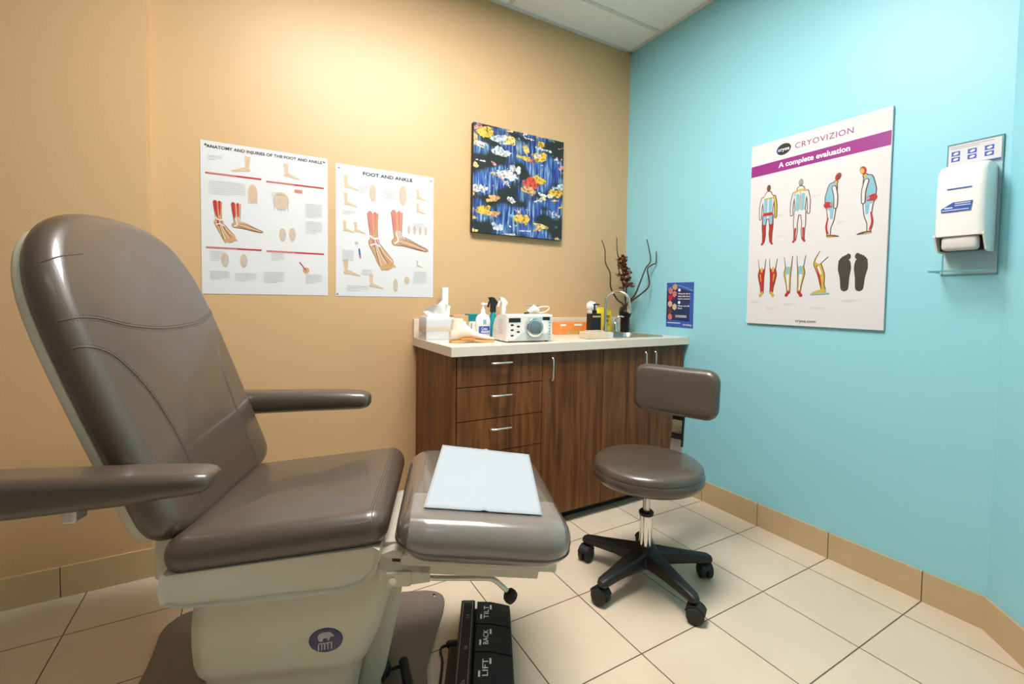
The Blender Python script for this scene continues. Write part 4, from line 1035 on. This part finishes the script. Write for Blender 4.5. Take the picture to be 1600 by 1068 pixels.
for x, y, rx, ry in ((.172, -.120, .016, .043), (.323, -.115, .020, .050), (.287, -.572, .012, .034), (.095, -.372, .009, .007), (.345, -.545, .014, .02), (.355, -.285, .007, .022), (.385, -.285, .007, .022), (.415, -.285, .007, .022), (.445, -.285, .007, .022)):
    art('bone_drawing', AS, P2, lambda bm: (poly(bm, ellipse(x, y, rx, ry, 18), .0018, 0), poly(bm, ellipse(x, y-.1*ry, rx*.4, ry*.6, 10), .0020, 2)))
art('figure_drawing', AS, P2, lambda bm: (stroke(bm, [(.108, -.40), (.112, -.43)], .008, .0018, 3), stroke(bm, [(.112, -.434), (.114, -.440)], .009, .0019, 1)))
for x, y, wd, n in ((.10, -.09, .05, 6), (.22, -.10, .07, 7), (.03, -.22, .06, 3), (.03, -.41, .05, 8), (.12, -.50, .05, 4), (.36, -.10, .03, 4), (.37, -.25, .07, 5), (.36, -.36, .08, 3), (.38, -.50, .07, 9), (.05, -.58, .1, 4)):
    bm = bmesh.new(); greylines(bm, x, y, wd, n, .0075); link('fine_print', bm, 'ink_pale', P2, normals=False)
for x, y in ((.016, -.018), (W2-.014, -.018), (.008, -H2+.012)):
    bm = bmesh.new(); lathe(bm, [(.001, .001), (.0045, .001), (.004, .004), (.001, .005)], 12, (x, y, 0)); link('pin', bm, 'steel', P2, smooth=True)

# canvas painting
PT = thing('painting', 'square unframed abstract canvas of blue, yellow and white dabs on the tan wall', 'painting', wall_back(-1.157, 2.078) @ Matrix.Rotation(math.radians(-.3), 4, 'Z'))
bm = bmesh.new(); box(bm, 0, .600, -.592, 0, .004, .032, .003); link('canvas', bm, 'rubber', PT)
bm = bmesh.new(); box(bm, .001, .599, -.591, -.001, .0318, .0334); link('paint_surface', bm, 'painting', PT)

# evaluation board on the turquoise wall
CB = thing('evaluation_board', 'large white board with purple stripe and body figures reading CRYOVIZION', 'poster board', wall_right(-.890, 1.902))
WB, HB = .582, .885
bm = bmesh.new(); box(bm, 0, WB, -HB, 0, .002, .012, .001); link('board', bm, 'poster', CB)
Z = .0122
bm = bmesh.new(); poly(bm, [(0.002, -.155), (WB-.002, -.152), (WB-.002, -.094), (.002, -.102)], Z+.0002); link('purple_stripe', bm, 'purple', CB, normals=False)
bm = bmesh.new(); text_bm(bm, 'CRYOVIZION', .210, -.065, .026, Z+.0002, width=.236, track=1.1); link('heading', bm, 'purple', CB, normals=False)
bm = bmesh.new(); text_bm(bm, 'A complete evaluation', .139, -.136, .024, Z+.0006, width=.300, bold=.025); link('subheading', bm, 'white_ink', CB, normals=False)
bm = bmesh.new(); poly(bm, ellipse(.159, -.053, .034, .026, 26, .15), Z+.0002, 0); poly(bm, [(.1245, -.050), (.127, -.062), (.137, -.073), (.133, -.06), (.131, -.05), (.135, -.038)], Z+.0004, 1)
text_bm(bm, 'cryos', .133, -.060, .016, Z+.0006, width=.052, mi=2, bold=.02)
link('logo', bm, ['ink', 'blue', 'white_ink'], CB, normals=False)
bm = bmesh.new(); text_bm(bm, 'cryos.com', .241, -.868, .013, Z+.0002, width=.088, bold=.02); link('footer', bm, 'ink', CB, normals=False)
# body figures: outline, skin, blue, red, yellow, red-dark
FM = ['brown_ink', 'poster', 'ltblue', 'red', 'yellow_ink', 'ink_grey', 'ink']
def outlined(bm, pts, wd, w, inner, edge=.0062, cap0=True):
    if not isinstance(wd, (list, tuple)): wd = [wd]*2
    stroke(bm, pts, [q+edge for q in wd], w, 0, cap0=cap0); stroke(bm, pts, [max(.001, q-edge*.2) for q in wd], w+.0006, inner, cap0=cap0)
def person_front(cx, top, s, back=False):
    bm = bmesh.new(); X = lambda a, b: (cx+a*s*.74, top-b*s); w = Z+.0002
    poly(bm, ellipse(*X(0, .06), .034*s, .056*s, 18), w, 0)
    if back: poly(bm, ellipse(*X(0, .055), .034*s, .045*s, 18), w+.0012, 5)
    for sg in (-1, 1):
        outlined(bm, [X(.13*sg, .22), X(.17*sg, .36), X(.175*sg, .55)], [.042*s, .038*s, .028*s], w, 1 if back else (4 if sg > 0 else 1))
        outlined(bm, [X(.065*sg, .52), X(.085*sg, .70), X(.075*sg, .82), X(.085*sg, .95)], [.075*s, .052*s, .045*s, .026*s], w, 1 if back else 3)
        stroke(bm, [X(.085*sg, .95), X(.115*sg, .985)], .035*s, w+.001, 3)
        stroke(bm, [X(.065*sg, .52), X(.075*sg, .64)], [.062*s, .048*s], w+.0010, 1 if back else 2)
        if back: stroke(bm, [X(.08*sg, .78), X(.085*sg, .93)], [.03*s, .02*s], w+.0012, 3)
    outlined(bm, [X(0, .17), X(0, .24), X(0, .38), X(0, .50)], [.11*s, .20*s, .16*s, .14*s], w, 1)
    for sg in (-1, 1): stroke(bm, [X(.055*sg, .26), X(.05*sg, .48)], [.058*s, .05*s], w+.0012, 2)
    if not back: stroke(bm, [X(-.08, .49), X(.08, .49)], .05*s, w+.0014, 3); stroke(bm, [X(-.09, .23), X(.09, .23)], .02*s, w+.0014, 4)
    else: stroke(bm, [X(-.11, .195), X(0, .175), X(.11, .195)], .03*s, w+.0014, 4); stroke(bm, [X(0, .2), X(0, .48)], .012*s, w+.0016, 4); stroke(bm, [X(-.2, .53), X(.2, .51)], .012*s, w+.0005, 2)
    link('body_figure', bm, FM, CB, normals=False)
def person_side(cx, top, s, fl):
    bm = bmesh.new(); X = lambda a, b: (cx+fl*a*s, top-b*s); w = Z+.0002
    poly(bm, ellipse(*X(.05, .06), .042*s, .060*s, 18, fl*-.3), w, 3); poly(bm, ellipse(*X(.06, .065), .026*s, .04*s, 16, fl*-.3), w+.001, 0 if fl > 0 else 4)
    outlined(bm, [X(.02, .14), X(-.01, .2)], [.05*s, .07*s], w, 4)
    outlined(bm, [X(-.02, .20), X(-.04, .36), X(-.04, .50)], [.12*s, .16*s, .13*s], w+.0001, 2)
    outlined(bm, [X(-.03, .52), X(-.03, .70), X(-.06, .82), X(-.05, .94)], [.13*s, .085*s, .07*s, .035*s], w, 1)
    stroke(bm, [X(-.02, .54), X(-.02, .68)], [.06*s, .04*s], w+.001, 2); stroke(bm, [X(-.07, .68), X(-.09, .82), X(-.06, .92)], [.02*s, .03*s, .02*s], w+.0012, 3)
    stroke(bm, [X(-.07, .955), X(.02, .96), X(.09, .975)], [.035*s, .03*s, .015*s], w+.001, 0); stroke(bm, [X(-.07, .965), X(.0, .97)], .015*s, w+.0014, 4)
    stroke(bm, [X(-.09, .47), X(-.03, .48)], [.10*s, .07*s], w+.0012, 3); stroke(bm, [X(-.02, .47), X(.03, .48)], .06*s, w+.0014, 5)
    outlined(bm, [X(.0, .22), X(.03, .36), X(.03, .52)], [.05*s, .045*s, .035*s], w+.0016, 1)
    link('body_figure', bm, FM, CB, normals=False)
person_front(.094, -.206, .292); person_front(.244, -.210, .290, True); person_side(.383, -.218, .280, 1); person_side(.503, -.213, .285, -1)
def leg_fig(cx, top, s, kind):
    bm = bmesh.new(); w = Z+.0002
    for sg in ((-1, 1) if kind < 2 else (1,)):
        X = lambda a, b: (cx+a*s*sg, top-b*s)
        if kind < 2:
            outlined(bm, [X(.16, .0), X(.15, .28), X(.17, .45), X(.14, .75), X(.13, .92)], [.20*s, .14*s, .16*s, .08*s, .06*s], w, 3 if kind == 0 else 4, cap0=False)
            stroke(bm, [X(.16, -.0), X(.15, .22)], [.20*s, .14*s], w+.0010, 1, cap0=False)
            stroke(bm, [X(.13, .92), X(.18, 1.0)], [.07*s, .08*s], w+.0010, 4 if kind == 0 else 3)
            if kind == 0: stroke(bm, [X(.155, .25), X(.16, .33)], .06*s, w+.0012, 4); stroke(bm, [X(.19, .42), X(.17, .6)], [.03*s, .02*s], w+.0012, 4)
            else: stroke(bm, [X(.155, .30), X(.16, .48)], .09*s, w+.0012, 2); stroke(bm, [X(.16, .5), X(.14, .85)], [.08*s, .03*s], w+.0013, 1)
    if kind == 2:
        X = lambda a, b: (cx+a*s, top-b*s)
        outlined(bm, [X(.20, .0), X(.06, .20), X(.09, .34), X(.15, .52), X(.18, .75), X(.22, .9)], [.24*s, .16*s, .15*s, .14*s, .08*s, .07*s], w, 4, cap0=False)
        stroke(bm, [X(.20, .0), X(.09, .16)], [.23*s, .15*s], w+.001, 1, cap0=False); stroke(bm, [X(.05, .30), X(.11, .55), X(.16, .8)], [.04*s, .05*s, .02*s], w+.0012, 3); stroke(bm, [X(.08, .32), X(.14, .48)], .05*s, w+.0014, 1)
        stroke(bm, [X(.22, .92), X(.06, .95), X(-.06, .98)], [.12*s, .08*s, .03*s], w+.001, 4); stroke(bm, [X(.34, .97), X(.12, .99), X(-.08, 1.0)], .03*s, w+.0014, 2)
    link('leg_figure', bm, FM, CB, normals=False)
leg_fig(.101, -.568, .178, 0); leg_fig(.229, -.562, .182, 1); leg_fig(.318, -.562, .178, 2)
for cx, sg in ((.436, 1), (.494, -1)):
    bm = bmesh.new(); w = Z+.0002; X = lambda a, b: (cx+a*sg*.85, -.570-b*.92)
    stroke(bm, [X(-.002, .045), X(-.001, .07), X(.001, .11), X(.002, .155)], [.048, .050, .036, .030], w, 0)
    for k, (a, b2, r) in enumerate(((.014, .012, .011), (.001, .014, .0075), (-.009, .018, .007), (-.017, .025, .0065), (-.023, .033, .006))): poly(bm, ellipse(*X(a, b2), r*.9, r*1.2, 14), w+.0002+.0001*k, 0)
    link('foot_sole_figure', bm, 'foot_black', CB, normals=False)
for x, y, wd in ((.02, -.775, .05), (.10, -.805, .05), (.19, -.785, .05), (.31, -.80, .06), (.43, -.765, .07), (.14, -.36, .03), (.28, -.30, .05), (.14, -.46, .04), (.40, -.43, .03)):
    bm = bmesh.new(); greylines(bm, x, y, wd, 2, .006, Z+.0003); link('fine_print', bm, 'ink_pale', CB, normals=False)

# small blue flyer
FL = thing('blue_flyer', 'small dark blue flyer with foot photos taped above the sink corner', 'flyer', wall_right(-.362, 1.234))
bm = bmesh.new(); sheet(bm, .196, .266); link('sheet', bm, 'navy', FL, normals=False)
bm = bmesh.new(); poly(bm, [(0, -.266), (.196, -.266), (.196, -.230), (0, -.222)], .0010); poly(bm, [(0, -.05), (.10, -.035), (.196, -.06), (.196, -.0), (0, 0)], .0010); poly(bm, [(.17, -.230), (.196, -.230), (.196, -.06), (.17, -.06)], .0011)
link('blue_band', bm, 'blue', FL, normals=False)
bm = bmesh.new(); stroke(bm, [(.01, -.035), (.09, -.018), (.19, -.050)], [.001, .003, .004], .0014); link('swoosh', bm, 'ltblue', FL, normals=False)
for k, (x, y, m_) in enumerate(((.062, -.026, 'skin'), (.030, -.050, 'redpale'), (.060, -.068, 'redpale'), (.030, -.092, 'red'), (.028, -.128, 'skinpale'), (.062, -.145, 'skinpale'), (.030, -.168, 'brown_ink'), (.030, -.205, 'redpale'))):
    bm = bmesh.new(); poly(bm, [(x+.018*math.cos(PI/6+PI/3*j), y+.020*math.sin(PI/6+PI/3*j)) for j in range(6)], .0016+.0001*k); link('foot_photo', bm, m_, FL, normals=False)
bm = bmesh.new()
for s, y in (('What do all of', -.070), ('these feet have', -.085), ('here in common?', -.100), ('They are all', -.142), ('feet.', -.156)): text_bm(bm, s, .086, y, .0085, .0016, width=min(.085, .0068*len(s)), bold=.02)
for y in (-.045, -.118): poly(bm, ellipse(.095, y, .009, .009, 16), .0016)
text_bm(bm, 'tru', .125, -.254, .014, .0016, width=.03); text_bm(bm, 'key', .157, -.254, .014, .0016, width=.03)
for y in (-.196, -.204): stroke(bm, [(.07, y), (.15, y)], .003, .0016)
stroke(bm, [(.012, -.241), (.105, -.241)], .004, .0016)
link('lettering', bm, 'white_ink', FL, normals=False)

# soap dispenser on clear plate
DS = thing('wall_dispenser', 'white wall-mounted hand soap dispenser on clear acrylic back plate', 'dispenser', wall_right(-1.632, 1.712, .001))
# local: u along -y, v up from 1.712
bm = bmesh.new(); box(bm, 0.006, .150, -.480, -.012, .001, .005); pl_ = link('back_plate', bm, 'acrylic', DS)
bm = bmesh.new()
for a in ((.006, .0075, -.480, -.012), (.1485, .150, -.480, -.012), (.006, .150, -.0135, -.012), (.006, .150, -.480, -.4785)): box(bm, a[0], a[1], a[2], a[3], .0008, .0056)
link('plate_edge', bm, 'acrylic_edge', DS)
bm = bmesh.new(); box(bm, .0, .150, -.474, -.470, .005, .105); link('drip_shelf', bm, 'acrylic', DS)
bm = bmesh.new(); box(bm, .0, .150, -.4745, -.4695, .105, .107); box(bm, .0, .0015, -.4745, -.4695, .005, .105); link('shelf_edge', bm, 'acrylic_edge', DS)
bm = bmesh.new(); box(bm, .010, .145, -.090, -.018, .0052, .0062); sg = link('instruction_card', bm, 'poster', DS)
bm = bmesh.new(); box(bm, .0105, .1445, -.094, -.088, .0058, .0066)
for i in range(3):
    for j in range(2): x = .018+.043*i; y = -.048-.020*j; poly(bm, [(x, y-.008), (x+.023, y-.008), (x+.023, y+.008), (x, y+.008)], .0066)
link('card_blue_print', bm, 'blue', DS, normals=False)
bm = bmesh.new()
for i in range(3):
    for j in range(2): x = .018+.043*i; y = -.048-.020*j; poly(bm, ellipse(x+.012, y, .007, .004, 12, .3), .0070)
link('hand_symbols', bm, 'white_ink', DS, normals=False)
bm = bmesh.new(); stroke(bm, [(.015, -.024), (.125, -.024)], .002, .0066); stroke(bm, [(.015, -.030), (.09, -.030)], .002, .0066); link('fine_print', bm, 'ink_grey', DS, normals=False)
# body of the dispenser, wrapped cover: sections from top to bottom
bm = bmesh.new(); rs = []
for v, dpt, u0, u1 in ((-.100, .050, .030, .120), (-.104, .075, .018, .132), (-.114, .096, .013, .137), (-.135, .108, .011, .139), (-.20, .112, .010, .140), (-.30, .110, .010, .140), (-.352, .107, .010, .140)):
    r = min(.022, dpt*.3)
    c = [(u0, .006)]+[(u0+r-r*math.cos(a), dpt-r+r*math.sin(a)) for a in [PI/2*k/5 for k in range(6)]]+[(u1-r+r*math.sin(a), dpt-r+r*math.cos(a)) for a in [PI/2*k/5 for k in range(6)]]+[(u1, .006)]
    rs.append([Vector((u, v, d_)) for u, d_ in c])
# side skirts reach lower at the wall side
rings(bm, rs); body = link('cover', bm, 'white', DS, smooth=True)
for u0, u1 in ((.0102, .0152), (.1348, .1398)):
    bm = bmesh.new(); rings(bm, [[Vector((u, v, d_)) for v, d_ in ((-.345, .006), (-.345, .107), (-.352, .107), (-.400, .078), (-.405, .060), (-.405, .006))] for u in (u0, u1)])
    link('side_skirt', bm, 'white', DS)
bm = bmesh.new(); box(bm, .028, .122, -.400, -.350, .060, .100, .012, seg=3); link('push_bar', bm, mat('warm_grey_plastic', (.60, .57, .54), .4), DS, smooth=True)
bm = bmesh.new(); box(bm, .016, .134, -.398, -.352, .008, .058); link('inner_housing', bm, 'rubber', DS)
bm = bmesh.new(); poly(bm, [(.030, -.270), (.105, -.270), (.110, -.238), (.060, -.238), (.030, -.258)], .1135); link('front_label', bm, 'blue', body, normals=False)
bm = bmesh.new(); stroke(bm, [(.045, -.192), (.105, -.192)], .004, .1138); link('front_print', bm, 'blue', body, normals=False)
bm = bmesh.new(); stroke(bm, [(.034, -.264), (.100, -.264)], .002, .1140); stroke(bm, [(.040, -.256), (.058, -.256)], .004, .1140); stroke(bm, [(.066, -.250), (.104, -.250)], .002, .1140); stroke(bm, [(.066, -.243), (.104, -.243)], .002, .1140); link('label_print', bm, 'white_ink', body, normals=False)
